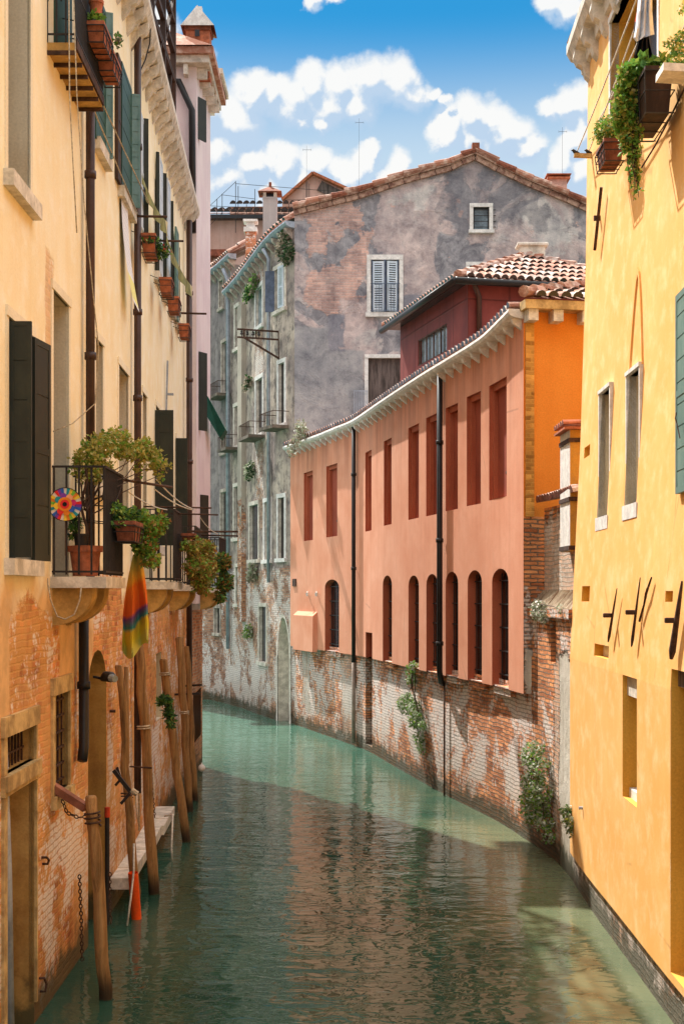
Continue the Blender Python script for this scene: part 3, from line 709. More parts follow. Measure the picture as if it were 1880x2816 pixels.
# ---------------------------------------------------------------- RIGHT: red house with the orange end wall
m_red = wallmat('terracotta_red_render', [(.67, .27, .15), (.80, .40, .26), (.73, .33, .20)], drip=(8.7, 2.6, .75), streak=.4, stain=(.80, .70, .66), seed=31, fine=.05, patchy=.9, wet=False, bmp=.2)
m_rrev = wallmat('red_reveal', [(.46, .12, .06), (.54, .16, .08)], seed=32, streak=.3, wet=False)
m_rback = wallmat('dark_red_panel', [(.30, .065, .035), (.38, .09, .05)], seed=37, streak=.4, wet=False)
m_org = wallmat('orange_render', [(.74, .24, .03), (.82, .31, .05)], seed=33, streak=.2, stain=(.8, .7, .6), wet=False, patchy=.8)
m_base = wallmat('eroded_brick', [(.50, .46, .39), (.60, .55, .47), (.45, .42, .36)], [(.62, .21, .09), (.82, .38, .18)], (.27, .19, .13), zb=9, zw=1, amp=0, effl=.62, seed=41, bmp=1.0, bd=.06, grime=.3,
                 patches=[(14.0, 15.2, 0.2, 2.4, .5, .22), (18.4, 19.2, .6, 2.5, .7, .22), (19.8, 20.5, .2, 2.2, .6, .25)])
m_mid = wallmat('patched_brick', [(.56, .52, .43), (.66, .62, .53), (.48, .44, .36)], [(.60, .21, .085), (.80, .38, .17)], (.30, .22, .15), zb=9, zw=1, amp=0, effl=.4, seed=51, bmp=1.1, bd=.06,
                patches=[(1.0, 4.6, 3.85, 5.15, .62, .3), (.0, 1.3, -.5, 3.1, 1, .16), (1.2, 1.6, .2, 3.1, .45, .25)])
house_r = thing('red_house', 'curving red rendered house on a brick foot with arched lower windows and orange end', 'house', (1.4, 31, 0))
rh = {}
def RH(k, x0, x1, y0, y1, depth=.16, arch=None):
    h = dict(box=PP.box(x0, x1, y0, y1), depth=depth, arch=arch); rh[k] = h; return h
UP = [(835.5, 860, 1301, 1488), (897, 927, 1283, 1478), (1004, 1021, 1245, 1462), (1055, 1076, 1214, 1446), (1122, 1151, 1178, 1430), (1171, 1203, 1150, 1420), (1224.5, 1258, 1123, 1406), (1282.5, 1321, 1092, 1392), (1344, 1392, 1062, 1376)]
for i, u in enumerate(UP): RH('up%d' % i, *u)
LO = [(893, 932, 1594, 1794), (1052, 1077, 1583, 1810), (1122.5, 1151, 1583, 1820), (1171.5, 1203, 1579, 1835), (1224.5, 1259, 1573, 1848), (1285, 1324, 1569, 1858), (1352, 1397, 1565, 1872)]
for i, u in enumerate(LO):
    h = RH('lo%d' % i, *u, depth=.2, arch=.22); b = h['box']; h['box'] = (b[0], b[1], 2.38, b[3])
dh = RH('door', 1005, 1023, 1738, 2050, depth=.35); b = dh['box']; dh['box'] = (b[0], b[1], 2.38, b[3])
ZT = 8.55
PTP = [(0, -.2), (1.8, -.29), (4.5, -.33), (12, -.35), (16, -.36), (21, -.31)]
def ptop(s):
    for (a, u), (b, v) in zip(PTP, PTP[1:]):
        if s <= b: return ZT+u+(v-u)*(max(s, 0)-a)/(b-a)
    return ZT-.31
wall('wall', PP, 0, PP.L, 2.38, ZT, list(rh.values()), [m_red, m_rrev], house_r, ds=.7, top=ptop)
b0 = PB.box(1005, 1023, 1738, 2050); bd = dict(box=(b0[0], b0[1], .15, 3.4), depth=.35)
wall('brick_base', PB, 0, PB.L, -1, 2.5, [dict(bd, nosill=False)], [m_base, m_base], house_r, ds=.6)
panel('door', PB, bd, M['dark'], house_r, .3)
mb = MB()
for i in range(36):
    a, c = PP.L*i/36, PP.L*(i+1)/36; mb.face([PB.P(a, 2.38, 0), PB.P(c, 2.38, 0), PP.P(c, 2.38, 0), PP.P(a, 2.38, 0)])
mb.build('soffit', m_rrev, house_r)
for k, h in rh.items():
    if k == 'door': continue
    if k[:2] == 'up':
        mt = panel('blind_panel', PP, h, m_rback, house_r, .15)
        a, c, z0, z1 = h['box']
        if k not in ('up0x',):
            mb = MB(); w_ = c-a; zc = z0+(z1-z0)*.22; mb.bar(PP.P(a+w_*.0, zc, -.06), PP.P(a+w_*.5, zc, -.15), .04); mb.build('tie_rod', M['iron'], house_r)
        # stepped lip of the recess
        mb = MB(); wbox(mb, PP, a-.0, c+.0, z1-.10, z1, -.16, -.07); wbox(mb, PP, c-.06, c, z0, z1-.10, -.16, -.07); mb.build('recess_lip', m_rrev, house_r)
    else:
        panel('window', PP, h, M['dark'], house_r, .19)
        a, c, z0, z1 = h['box']; mb = MB()
        for i in range(4): s = a+(c-a)*(i+.5)/4; mb.bar(PP.P(s, z0, -.14), PP.P(s, z1, -.14), .02)
        for i in range(5): z = z0+(z1-z0)*(i+.5)/5; mb.bar(PP.P(a, z, -.14), PP.P(c, z, -.14), .02)
        mb.build('window_grille', M['iron'], house_r)
        mb = MB(); wbox(mb, PB, a-.02, c+.02, 2.26, 2.40, -.15, .10); mb.build('sill', m_base, house_r)
# sloping box at the far end of the red wall
bx = PP.box(818, 872, 1680, 1785); a, c, z0, z1 = bx; mb = MB()
for s in (a, c): mb.face([PP.P(s, z0, 0), PP.P(s, z0, .14), PP.P(s, z1-.12, .13), PP.P(s, z1, 0)])
mb.face([PP.P(a, z0, .14), PP.P(c, z0, .14), PP.P(c, z1-.12, .13), PP.P(a, z1-.12, .13)], 0, [(a, z0), (c, z0), (c, z1), (a, z1)]); mb.face([PP.P(a, z1-.12, .13), PP.P(c, z1-.12, .13), PP.P(c, z1, 0), PP.P(a, z1, 0)])
mb.build('sloped_box', m_red, house_r)
# cornice gutter with tooth-like brackets
mb = MB(); prof = [(0, .0), (.15, .02), (.22, .05), (.25, .10), (.24, .15), (.15, .15), (0, .15)]; n = 60
for i in range(n):
    a, c = PP.L*i/n, PP.L*(i+1)/n; ta, tc = ptop(a), ptop(c)
    for (d0, za), (d1, zb) in zip(prof, prof[1:]): mb.face([PP.P(a, ta+za, d0), PP.P(c, tc+za, d0), PP.P(c, tc+zb, d1), PP.P(a, ta+zb, d1)])
mb.face([PP.P(0, ptop(0)+z, d) for d, z in prof]); mb.face([PP.P(PP.L, ptop(PP.L)+z, d) for d, z in prof]); mb.build('gutter_cornice', M['stone_white'], house_r)
s = .15; i = 0
while s < PP.L:
    mb = MB(); t = ptop(s)
    for e in (-.045, .045): mb.face([PP.P(s+e, t+.02, 0), PP.P(s+e, t+.02, .17), PP.P(s+e, t-.05, .14), PP.P(s+e, t-.15, 0)])
    mb.face([PP.P(s-.045, t+.02, .17), PP.P(s+.045, t+.02, .17), PP.P(s+.045, t-.05, .14), PP.P(s-.045, t-.05, .14)]); mb.face([PP.P(s-.045, t-.05, .14), PP.P(s+.045, t-.05, .14), PP.P(s+.045, t-.15, 0), PP.P(s-.045, t-.15, 0)])
    mb.build('cornice_bracket', M['stone_white'], house_r); s += .52; i += 1
# orange end wall facing the bridge
oh = dict(box=(PO.s_px(1606), PO.s_px(1606)+1.0, 4.9, PO.uv(1606, 1033)[1]), depth=.12)
wall('end_wall_foot', PO, 0, PO.L, 2.38, 5.2, [dict(box=(oh['box'][0], oh['box'][1], 4.9, 5.2), depth=.05)], [m_mid, m_mid], house_r, ds=.5)
wall('end_wall', PO, 0, PO.L, 5.2, 8.58, [oh], [m_org, m_org], house_r, ds=.5)
panel('window', PO, oh, M['stone'], house_r, .1)
mb = MB(); a = PO.s_px(1443); c = PO.s_px(1466); wbox(mb, PO, a, c, 5.2, 8.4, -.02, .035); mb.build('brick_pilaster', wallmat('ochre_brick', [(.7, .3, .05), (.72, .34, .07)], [(.50, .24, .05), (.62, .36, .10)], (.62, .34, .08), zb=12, zw=1, amp=.3, seed=8, wet=False, effl=0), house_r)
mb = MB(); wbox(mb, PO, -.06, PO.L, 8.46, 8.60, 0, .30); mb.build('end_cornice', M['stone_ochre'], house_r, bevel=.02)
for x in (1452, 1520, 1598):
    s = PO.s_px(x); mb = MB(); wbox(mb, PO, s-.08, s+.08, 8.28, 8.46, -.01, .26); mb.build('cornice_bracket', M['stone'], house_r, bevel=.02)
# ---------------------------------------------------------------- barrel tile roofs
def barrels(mb, e0, e1, up, rows, L=.42, w=.22, r=.085, rng=random.Random(3), clip=None):
    """barrel tiles: eave line e0-e1, up = vector of one tile length up the slope"""
    e0, e1, up = Vector(e0), Vector(e1), Vector(up); d = (e1-e0); n = max(1, int(d.length/w)); d /= n; dn = d.normalized()
    nz = dn.cross(up).normalized(); nz = nz if nz.z > 0 else -nz; un = up.normalized(); Lr = up.length
    for i in range(n):
        for j in range(rows):
            if clip and not clip((i+.5)/n, (j+.5)/rows): continue
            c = e0+d*(i+.5)+up*j; jit = rng.uniform(-.012, .012)
            a, b = c+dn*jit+nz*.035, c+dn*jit+un*(Lr*1.12)+nz*.0; k = 6; i0 = len(mb.v); mi = 1 if rng.random() < .45 else 0
            for p, rr in ((a, r*1.12), (b, r*.9)):
                for q in range(k+1):
                    t = math.pi*q/k; mb.v.append(tuple(p+dn*math.cos(t)*rr+nz*math.sin(t)*rr))
            for q in range(k): mb.f.append((i0+q, i0+q+1, i0+k+2+q, i0+k+1+q)); mb.m.append(mi); mb.uv.append(None)
            mb.f.append(tuple(i0+q for q in range(k+1))); mb.m.append(2); mb.uv.append(None)
def slab(mb, pts, m=0): mb.face(pts, m)
TM = [M['tile'], M['tile_white'], M['dark']]
mb = MB(); n = int(PP.L/.22)
for i in range(n):
    a = PP.L*(i+.5)/n; t = ptop(a)+.155
    p, q = PP.P(a, t, .22), PP.P(a, t+.11, -.5); barrels(mb, p-PP.T(a)*.11, p+PP.T(a)*.11, (q-p)/2, 2, w=.2)
for i in range(40):
    a, c = PP.L*i/40, PP.L*(i+1)/40; slab(mb, [PP.P(a, ptop(a)+.15, .2), PP.P(c, ptop(c)+.15, .2), PP.P(c, ptop(c)+.55, -3.2), PP.P(a, ptop(a)+.55, -3.2)], 0)
mb.build('canal_side_roof', TM, house_r)
mb = MB(); a0 = PO.P(-.1, 8.62, .32); a1 = PO.P(PO.L, 8.62, .32); up = Vector((-.05, .40, .13)); a1 = a0+(a1-a0)*.8
barrels(mb, a0, a1, up, 4, w=.19, r=.078, clip=lambda u, v: u*2.7 > v*1.0)
slab(mb, [a0, a1, a1+up*4+Vector((0, 0, -.02)), a0+up*4+Vector((.9, 0, -.02))], 0)
h0, h1 = a0+Vector((0, -.02, .05)), onY(1630, 785, 23.4)
m_ = 8
for i in range(m_):
    p, q = h0+(h1-h0)*(i/m_), h0+(h1-h0)*((i+1.12)/m_); mb.tube([p+Vector((0, 0, .04)), q], [.095, .075], 8, i % 2)
mb.build('end_roof', TM, house_r)
# ---------------------------------------------------------------- red metal-clad roof storey
box_t = thing('roof_storey', 'dark red clad roof storey with glazed strip and hipped tile roof above the red house', 'roof storey', (2.5, 27.5, 8.5))
C0, C1 = Vector((2.53, 27.5)), Vector((1.37, 32.1)); dd = (C1-C0).normalized(); nn = Vector((dd.y, -dd.x)); nn = nn if nn.x > 0 else -nn; C2 = C0+nn*4.2; C3 = C1+nn*4.2
def cladmat():
    t = NT('dark_red_cladding'); uv = t.uv(); a = t.noise(uv, 1.2, 5, .65, xyz=(1, .5, 1)); x, z, _ = t.sep(uv)
    c = t.ramp(a, [(.3, (.13, .025, .022)), (.6, (.24, .05, .04)), (.8, (.34, .09, .07))])
    fx = t.math('PINGPONG', x, .45); fz = t.math('PINGPONG', z, .62); ln = t.math('MINIMUM', t.step(fx, .0, .035), t.step(fz, 0, .03))
    c = t.mix(t.math('MULTIPLY', t.math('SUBTRACT', 1, ln), .55), c, (.05, .012, .01)); t.bump(t.math('ADD', t.math('MULTIPLY', a, .4), ln), .4, .02)
    return t.fin(c, .6)
m_clad = cladmat()
PX = Path([C0, C1], -1, False); PX2 = Path([C0, C2], 1, False)
wx = PX.box(1149, 1228, 922, 1020); a_, b_ = sorted((PX.s_px(1149), PX.s_px(1228)))
wh = dict(box=(a_, b_, PX.uv(1228, 965)[1], PX.uv(1228, 888)[1]), depth=.1)
wall('wall', PX, 0, PX.L, 8.4, 10.25, [wh], [m_clad, m_clad], box_t)
wall('side_wall', PX2, 0, PX2.L, 8.4, 10.25, [], [m_clad], box_t)
wall('back_wall', Path([C1, C3], 1, False), 0, 4.2, 8.4, 10.25, [], [m_clad], box_t)
panel('window', PX, wh, M['glass_blue'], box_t, .08)
mb = MB(); a, c, z0, z1 = wh['box']
for i in range(5): s = a+(c-a)*i/4; mb.bar(PX.P(s, z0, -.04), PX.P(s, z1, -.04), .035)
for z in (z0, z1): mb.bar(PX.P(a, z, -.03), PX.P(c, z, -.03), .05)
mb.build('window_frame', M['plank'], box_t)
E = .32; ez = 10.22
e0 = Vector((*(C0-nn*E-dd*E), ez)); e1 = Vector((*(C1-nn*E+dd*E), ez)); e2 = Vector((*(C2+nn*E-dd*E), ez)); e3 = Vector((*(C3+nn*E+dd*E), ez))
r0 = Vector((*(C0+nn*2.1+dd*2.1), ez+1.12)); r1 = Vector((*(C1+nn*2.1-dd*2.1), ez+1.12))
mb = MB(); dn3 = Vector((0, 0, .04))
for f in ([e0, e1, r1, r0], [e0, e2, r0], [e2, e3, r1, r0], [e1, e3, r1]): mb.face([v for v in f])
mb.face([e0, e1, e3, e2], 2)
mid = (e0+e2)/2; upv = (r0-mid); rows = 6
barrels(mb, e0+dn3, e2+dn3, upv/rows, rows, w=.175, r=.072, clip=lambda u, v: v < 1.02-abs(u-.5)*2.0)
m2 = e0+(e1-e0)*.5; upl = (r0-e0) - (e1-e0).normalized()*((r0-e0).dot((e1-e0).normalized())); rows = 6
barrels(mb, e0+dn3, e1+dn3, upl/rows, rows, w=.19, r=.078, clip=lambda u, v: u*5.4/2.3 > v and (1-u)*5.4/2.3 > v)
for pA, pB in ((e0, r0), (e2, r0), (r0, r1), (e1, r1)):
    L = (pB-pA).length; k = max(2, int(L/.40))
    for i in range(k):
        p, q = pA+(pB-pA)*(i/k), pA+(pB-pA)*((i+1.1)/k); mb.tube([p+Vector((0, 0, .09)), q+Vector((0, 0, .06))], [.10, .08], 8, i % 2)
mb.build('tile_roof', TM, box_t)
mb = MB(); g0, g1, g2 = e0+Vector((-.05, -.05, -.03)), e1+Vector((-.05, 0, -.03)), e2+Vector((0, -.05, -.03))
mb.tube([g0, g1], .075, 8); mb.tube([g0, g2], .075, 8); mb.build('gutter', M['pipe_black'], box_t, smooth=True)
mb = MB(); p = PX2.P(.22, 10.1, .07); mb.tube([(p.x-.12, p.y-.25, 10.15), (p.x, p.y, 9.95), (p.x, p.y, 8.5)], .055, 8); mb.build('downpipe', M['pipe_brown'], box_t, smooth=True)
p = onY(1487, 708, r0.y); mb = MB(); mb.box((r0.x+.12, r0.y, r0.z+.12), .55, .35, .26); mb.box((r0.x+.12, r0.y, r0.z+.28), .68, .45, .07); mb.build('chimney', M['stone'], box_t, bevel=.02)
# ---------------------------------------------------------------- brick wall between red and yellow house
cw = thing('brick_garden_wall', 'old patched brick wall with tile coping between the red and the yellow house', 'wall', (3.2, 20.5, 0))
c1 = dict(box=PC.box(1527, 1513, 1707, 1824), depth=.2); c2 = dict(box=PC.box(1463, 1447, 1710, 1805), depth=.16)
wall('lower_wall', PC, 0, PC.L, -1, 3.72, [c1, c2], [m_mid, m_mid], cw, ds=.5)
panel('slit_window', PC, c1, M['dark'], cw, .19); panel('slit_window', PC, c2, M['dark'], cw, .15)
PCU = PC.off(-.20); wall('upper_wall', PCU, 0, PC.L, 3.7, 5.33, [], [m_mid], cw, ds=.5)
mb = MB(); wbox(mb, PC, 0, PC.L, 3.62, 3.76, -.1, .07); mb.build('brick_ledge', m_mid, cw)
mb = MB(); n = 40
for i in range(n):                                           # sloping brick-on-edge skirt above the ledge
    a, c = PC.L*i/n+.02, PC.L*(i+1)/n-.01; zt = 4.04 if i % 9 else 3.98
    mb.face([PC.P(a, 3.76, .03), PC.P(c, 3.76, .03), PC.P(c-.02, zt, -.19), PC.P(a+.02, zt, -.19)]); mb.face([PC.P(a, 3.76, .03), PC.P(a+.02, zt, -.19), PC.P(a, 3.76, -.28)]); mb.face([PC.P(c, 3.76, .03), PC.P(c-.02, zt, -.19), PC.P(c, 3.76, -.28)])
mb.build('brick_skirt', simple('mossy_brick', (.44, .30, .19), .9, 0, .4, 5, .5, c2=(.52, .44, .32)), cw)
mb = MB(); a = PCU.P(.75, 5.36, .14); 
for i in range(16):
    s = .6+i*(PC.L-.6)/16; p = PCU.P(s, 5.38, .13); q = PCU.P(s, 5.47, -.2); barrels(mb, p-PCU.T(s)*.11, p+PCU.T(s)*.11, q-p, 1, w=.22, r=.1)
mb.build('tile_coping', [M['tile'], M['tile_white'], M['terra_dark']], cw)
# shaft hanging on the wall (old chimney flue) with iron bands
fl = thing('flue_shaft', 'narrow orange plastered flue shaft with iron bands and tile cap beside the yellow house', 'flue', (3.1, 19.45, 4.6))
Y0 = 19.45; pa = onY(1545, 1500, Y0); pb = onY(1566, 1500, Y0-.0)
xa = (1566-CX)/F*Y0; mb = MB(); zt, zb = CZ+(HZ-1182)/F*Y0, CZ+(HZ-1515)/F*Y0
def fb(z0, z1, e, m): mb.face([(xa-e, Y0-e, z0), (xa+1.2, Y0-e, z0), (xa+1.2, Y0-e, z1), (xa-e, Y0-e, z1)], m[0], [(0, z0), (1.2, z0), (1.2, z1), (0, z1)]); mb.face([(xa-e, Y0-e, z0), (xa-.02-e, Y0+.75, z0), (xa-.02-e, Y0+.75, z1), (xa-e, Y0-e, z1)], m[1], [(0, z0), (.7, z0), (.7, z1), (0, z1)]); mb.face([(xa-e, Y0-e, z0), (xa+1.2, Y0-e, z0), (xa+1.2, Y0+.75, z0), (xa-.02-e, Y0+.75, z0)], m[0]); mb.face([(xa-e, Y0-e, z1), (xa+1.2, Y0-e, z1), (xa+1.2, Y0+.75, z1), (xa-.02-e, Y0+.75, z1)], m[0])
fb(zb, zt, 0, (0, 1)); mb.build('shaft', [wallmat('ochre_shaft_plaster', [(.60, .30, .05), (.70, .38, .07), (.42, .24, .08)], seed=61, wet=False, streak=.3), M['stone_white']], fl)  # white on the canal face stands in for sunlight, shaded front stays ochre
for y in (1210, 1372, 1506):
    mb = MB(); z = CZ+(HZ-y)/F*Y0; fb(z-.03, z+.03, .02, (0, 0)); mb.build('iron_band', M['iron_rust'], fl)
mb = MB(); barrels(mb, (xa-.10, Y0-.08, zt+.04), (xa-.10, Y0+.8, zt+.04), (.42, 0, .05), 3, w=.16, r=.06); mb.box((xa+.45, Y0+.35, zt+.015), 1.1, .95, .03, 0); mb.build('tile_cap', [M['terracotta'], M['tile'], M['terra_dark']], fl)
# ---------------------------------------------------------------- grey gabled house at the bend
def gablemat():
    t = NT('peeling_grey_gable'); uv = t.uv(); x, z, _ = t.sep(uv)
    warp = t.n('TexNoise', {'Vector': uv, 'Scale': .9, 'Detail': 6, 'Roughness': .65})
    nA = t.noise(uv, .62, 8, .62, .9, loc=(3, 1, 0)); nB = t.noise(uv, 2.3, 8, .68, .7, loc=(7, 5, 0)); nC = t.noise(uv, .45, 7, .6, .5, loc=(1, 9, 0)); gr = t.noise(uv, 26, 5, .7)
    grey = t.mix(t.step(nB, .36, .62), (.185, .185, .205), (.35, .345, .36)); grey = t.mix(t.step(nC, .4, .62), grey, t.mix(1, grey, (.82, .80, .80), 'MULTIPLY'))
    pink = t.mix(t.step(nB, .4, .65), (.43, .355, .345), (.55, .47, .45)); pink = t.mix(t.step(nC, .52, .6), pink, (.52, .50, .48))
    bc, bh, bf = brick_nodes(t, uv, (.46, .24, .18), (.60, .36, .29), (.48, .38, .34), seed=5, rh=.08, bw=.27)
    bc = t.mix(.45, bc, pink)
    def zone(s0, s1, z0, z1, soft, so=.25):
        wv = t.math('MULTIPLY', t.math('SUBTRACT', t.noise(uv, .9, 7, .62, .3, loc=(s0, z1, 0)), .5), so*5)
        xx, zz = t.math('ADD', x, wv), t.math('SUBTRACT', z, wv)
        return t.math('MULTIPLY', t.math('MULTIPLY', t.step(xx, s0-soft, s0+soft), t.step(xx, s1+soft, s1-soft)), t.math('MULTIPLY', t.step(zz, z0-soft, z0+soft), t.step(zz, z1+soft, z1-soft)))
    mp = t.step(nA, .50, .56)                                           # pink showing where the grey has fallen
    c = t.mix(mp, grey, pink)
    zb = zone(.3, 2.3, 12.4, 15.9, .05, .28); b2 = t.math('MULTIPLY', zb, t.step(t.noise(uv, .8, 6, .6, loc=(2, 2, 0)), .44, .47)); c = t.mix(b2, c, bc)
    zp = t.math('MAXIMUM', zone(2.6, 4.4, 13.1, 16.4, .05, .35), zone(1.35, 2.3, 11.2, 12.8, .05, .2)); zp = t.math('MAXIMUM', zp, zone(5.6, 8.5, 13.6, 15.2, .05, .5)); c = t.mix(t.math('MULTIPLY', zp, .85), c, pink)
    b3 = t.step(t.noise(uv, 1.1, 6, .65, loc=(12, 4, 0)), .64, .67); c = t.mix(b3, c, bc)
    sm = t.math('MAXIMUM', zone(-1, 1.05, 0, 12.0, .05, .06), zone(-1, 2.1, 0, 11.3, .05, .06)); c = t.mix(sm, c, t.mix(t.step(nC, .4, .62), (.27, .275, .29), (.38, .375, .375)))
    sm2 = t.math('MAXIMUM', zone(1.0, 1.5, 11.3, 12.4, .04, .08), zone(3.2, 4.6, 11.6, 13.0, .04, .1)); c = t.mix(t.math('MULTIPLY', sm2, t.step(nB, .38, .45)), c, (.24, .24, .27))
    sm3 = zone(4.4, 7.5, 15.0, 17.5, .05, .4); c = t.mix(t.math('MULTIPLY', sm3, .5), c, (.17, .17, .19))
    sp = t.step(t.noise(uv, 6, 4, .6, loc=(0, 8, 0)), .66, .72); c = t.mix(t.math('MULTIPLY', sp, .6), c, (.15, .15, .165))
    mot = t.noise(uv, 1.7, 9, .76, .3, loc=(4, 4, 0)); c = t.mix(1, c, t.ramp(mot, [(.32, (.58, .58, .62)), (.48, (1, 1, 1)), (.64, (1.32, 1.28, 1.24))]), 'MULTIPLY'); vs = t.noise(uv, 1, 5, .65, .2, xyz=(2.2, .25, 1)); c = t.mix(1, c, t.ramp(vs, [(.35, (.86, .86, .88)), (.6, (1.06, 1.05, 1.04))]), 'MULTIPLY')
    c = t.mix(1, c, t.ramp(gr, [(.25, (.82,)*3), (.75, (1.1,)*3)]), 'MULTIPLY')
    h = t.math('ADD', t.math('MULTIPLY', mp, .5), t.math('ADD', t.math('MULTIPLY', nB, .6), t.math('MULTIPLY', gr, .2))); h = t.math('ADD', h, t.math('MULTIPLY', t.math('MULTIPLY', b2, bh), .6))
    t.bump(h, .5, .04); return t.fin(c, .9, spec=.15)
m_gab = gablemat()
m_gs = wallmat('peeling_canal_side', [(.34, .275, .25), (.64, .54, .44), (.17, .15, .145)], [(.38, .17, .10), (.52, .32, .22)], (.40, .34, .27), zb=4.7, zw=.7, amp=.35, mscale=.9, effl=.7, seed=71, streak=.55, stain=(.45, .42, .38), bmp=1.0, bd=.05, grime=.7, patchy=.6,
               patches=[(3.0, 4.1, 6, 15, .30, .25)])
m_gs2 = wallmat('blue_grey_side', [(.27, .235, .235), (.36, .315, .30), (.17, .15, .15)], [(.34, .15, .09), (.46, .24, .15)], (.34, .30, .25), zb=3.8, zw=.8, amp=.4, effl=.5, seed=75, streak=.5, bmp=.8, grime=.4)
gh = thing('grey_gabled_house', 'grey gabled house with peeling plaster where the canal bends', 'house', (1.5, 43, 0))
def gbox(x0, x1, y0, y1): return PGF.box(x0, x1, y0, y1)
gho = {'big': dict(box=gbox(1022, 1094, 715, 860), depth=.12), 'small': dict(box=gbox(1300, 1344, 570, 633), depth=.12), 'mid': dict(box=gbox(1290, 1362, 731, 800), depth=.1), 'door': dict(box=gbox(1012, 1103, 985, 1120), depth=.12)}
TOPP = [(808, 579), (986, 534), (1110, 492), (1240, 456), (1270, 440), (1306, 427), (1366, 458), (1460, 503), (1558, 543), (1625, 574), (1800, 655)]
tp = [(PGF.uv(x, y)) for x, y in TOPP]
def gtop(s):
    if s <= tp[0][0]: return tp[0][1]
    for (a, u), (b, v) in zip(tp, tp[1:]):
        if s <= b: return u+(v-u)*(s-a)/(b-a)
    return tp[-1][1]
S1 = tp[-1][0]
wall('gable_wall', PGF, 0, S1, 0, 17.4, list(gho.values()), [m_gab, M['stone']], gh, ds=.3, dz=.5, top=gtop, extra_s=[s for s, _ in tp[1:-1]])
def louvre(name, P0, P1, z0, z1, mat, parent, slats=True, th=.035, panels=0):
    """shutter leaf standing between plan points P0 and P1"""
    P0, P1 = Vector(P0), Vector(P1); mb = MB(); W = (P1-P0).length; d = (P1-P0).normalized(); n = Vector((d.y, -d.x, 0)); f = min(.06, W*.2)
    up = Vector((0, 0, 1)); A = (d, n, up); mid = (P0+P1)/2; zc = (z0+z1)/2
    for e in (P0+d*f/2, P1-d*f/2): mb.box((e.x, e.y, zc), f, th, z1-z0, 0, ax=A)
    for z in (z0+f/2, zc, z1-f/2): mb.box((mid.x, mid.y, z), W-2*f, th, f, 0, ax=A)
    if slats:
        k = max(4, int((z1-z0)/.075))
        for i in range(k):
            z = z0+f+(z1-z0-2*f)*(i+.5)/k; mb.box((mid.x, mid.y, z), W-2*f, .012, .06, 0, ax=(d, (n+up*.8).normalized(), (up-n*.8).normalized()))
    else:
        k = panels or max(1, int((z1-z0)/.32)); hgt = (z1-z0)/k
        for i in range(k): mb.box((mid.x, mid.y, z0+hgt*(i+.5)), W-.012, th*.7, hgt-.012, 0, ax=A)
        mb.box((mid.x, mid.y, zc), W-.02, th*.3, z1-z0-.02, 0, ax=A)
    return mb.build(name, mat, parent)
for k, h in gho.items():
    a, c, z0, z1 = h['box']; mb = MB(); w = .15 if k == 'big' else .11; surround(mb, PGF, h['box'], w, .05, sill=(k != 'door')); mb.build('stone_frame', M['stone_white'], gh)
    if k == 'door': panel('door', PGF, h, M['plank'], gh, .1)
    else: panel('window', PGF, h, M['dark'] if k == 'big' else M['glass_blue'], gh, .11)
a, c, z0, z1 = gho['big']['box']; m_ = a+(c-a)*.5
louvre('shutter', PGF.P(a+.02, 0, .03), PGF.P(m_-.03, 0, .06), z0+.03, z1-.05, M['shutter_grey'], gh); louvre('shutter', PGF.P(m_+.06, 0, .10), PGF.P(c-.02, 0, .03), z0+.03, z1-.05, M['shutter_grey'], gh)
mb = MB()
for s in (a, m_, c): mb.bar(PGF.P(s, z0, .02), PGF.P(s, z1, .02), .06)
for i in range(9): s = a+(c-a)*(i+.5)/9; mb.bar(PGF.P(s, z0, .16), PGF.P(s, z0+.85, .16), .012)
for z in (z0+.04, z0+.85): mb.bar(PGF.P(a-.05, z, .16), PGF.P(c+.05, z, .16), .018)
mb.build('window_railing', M['frame_blue'], gh)
a, c, z0, z1 = gho['small']['box']; mb = MB()
for i in range(4): z = z0+(z1-z0)*(i+.5)/4; mb.bar(PGF.P(a-.1, z, .03), PGF.P(c+.2, z, .03), .018)
for s in (a, c): mb.bar(PGF.P(s, z0, -.03), PGF.P(s, z1, -.03), .07)
mb.bar(PGF.P(a, z1, -.03), PGF.P(c, z1, -.03), .07); mb.build('window_grille', M['iron'], gh)
a, c, z0, z1 = gho['mid']['box']; mb = MB()
for s in (a+.03, (a+c)/2, c-.03): mb.bar(PGF.P(s, z0, -.03), PGF.P(s, z1, -.03), .09)
mb.build('window_frame', M['frame_blue'], gh)
mb = MB()                                                    # balcony railing beside the planked door
for i in range(9): p = onY(973+i*4.5, 1075, GY-.5); mb.bar(p, (p.x, p.y, p.z-1.3), .02)
p, q = onY(973, 1075, GY-.5), onY(1010, 1075, GY-.5); mb.bar(p, q, .03); mb.bar(p, (p.x, GY, p.z), .03); mb.build('railing', M['pipe_grey'], gh)
# verge of the gable: brick course and tiles
mb = MB(); ms = MB(); rngv = random.Random(4)
for (a, u), (b, v) in zip(tp, tp[1:]):
    n = max(1, int((b-a)/.36))
    for i in range(n):
        sa, sb = a+(b-a)*i/n, a+(b-a)*(i+1)/n; za, zb = gtop(sa), gtop(sb)
        P_, Q_ = PGF.P(sa, za-.09, .04), PGF.P(sb-.02, zb-.09, .04); ms.bar(P_, Q_, .14, .15); P_, Q_ = PGF.P(sa, za+.03, .07), PGF.P(sb-.015, zb+.03, .07); ms.bar(P_, Q_, .2, .06)
        j = rngv.uniform(-.02, .03); up = 1 if v >= u else -1
        A_, B_ = (PGF.P(sa-.03, za+.12+j, .12), PGF.P(sb+.03, zb+.11+j, .12)); mb.tube([A_, B_] if up > 0 else [A_, B_], [.09, .11] if up < 0 else [.11, .085], 8, rngv.choice((0, 0, 1)))
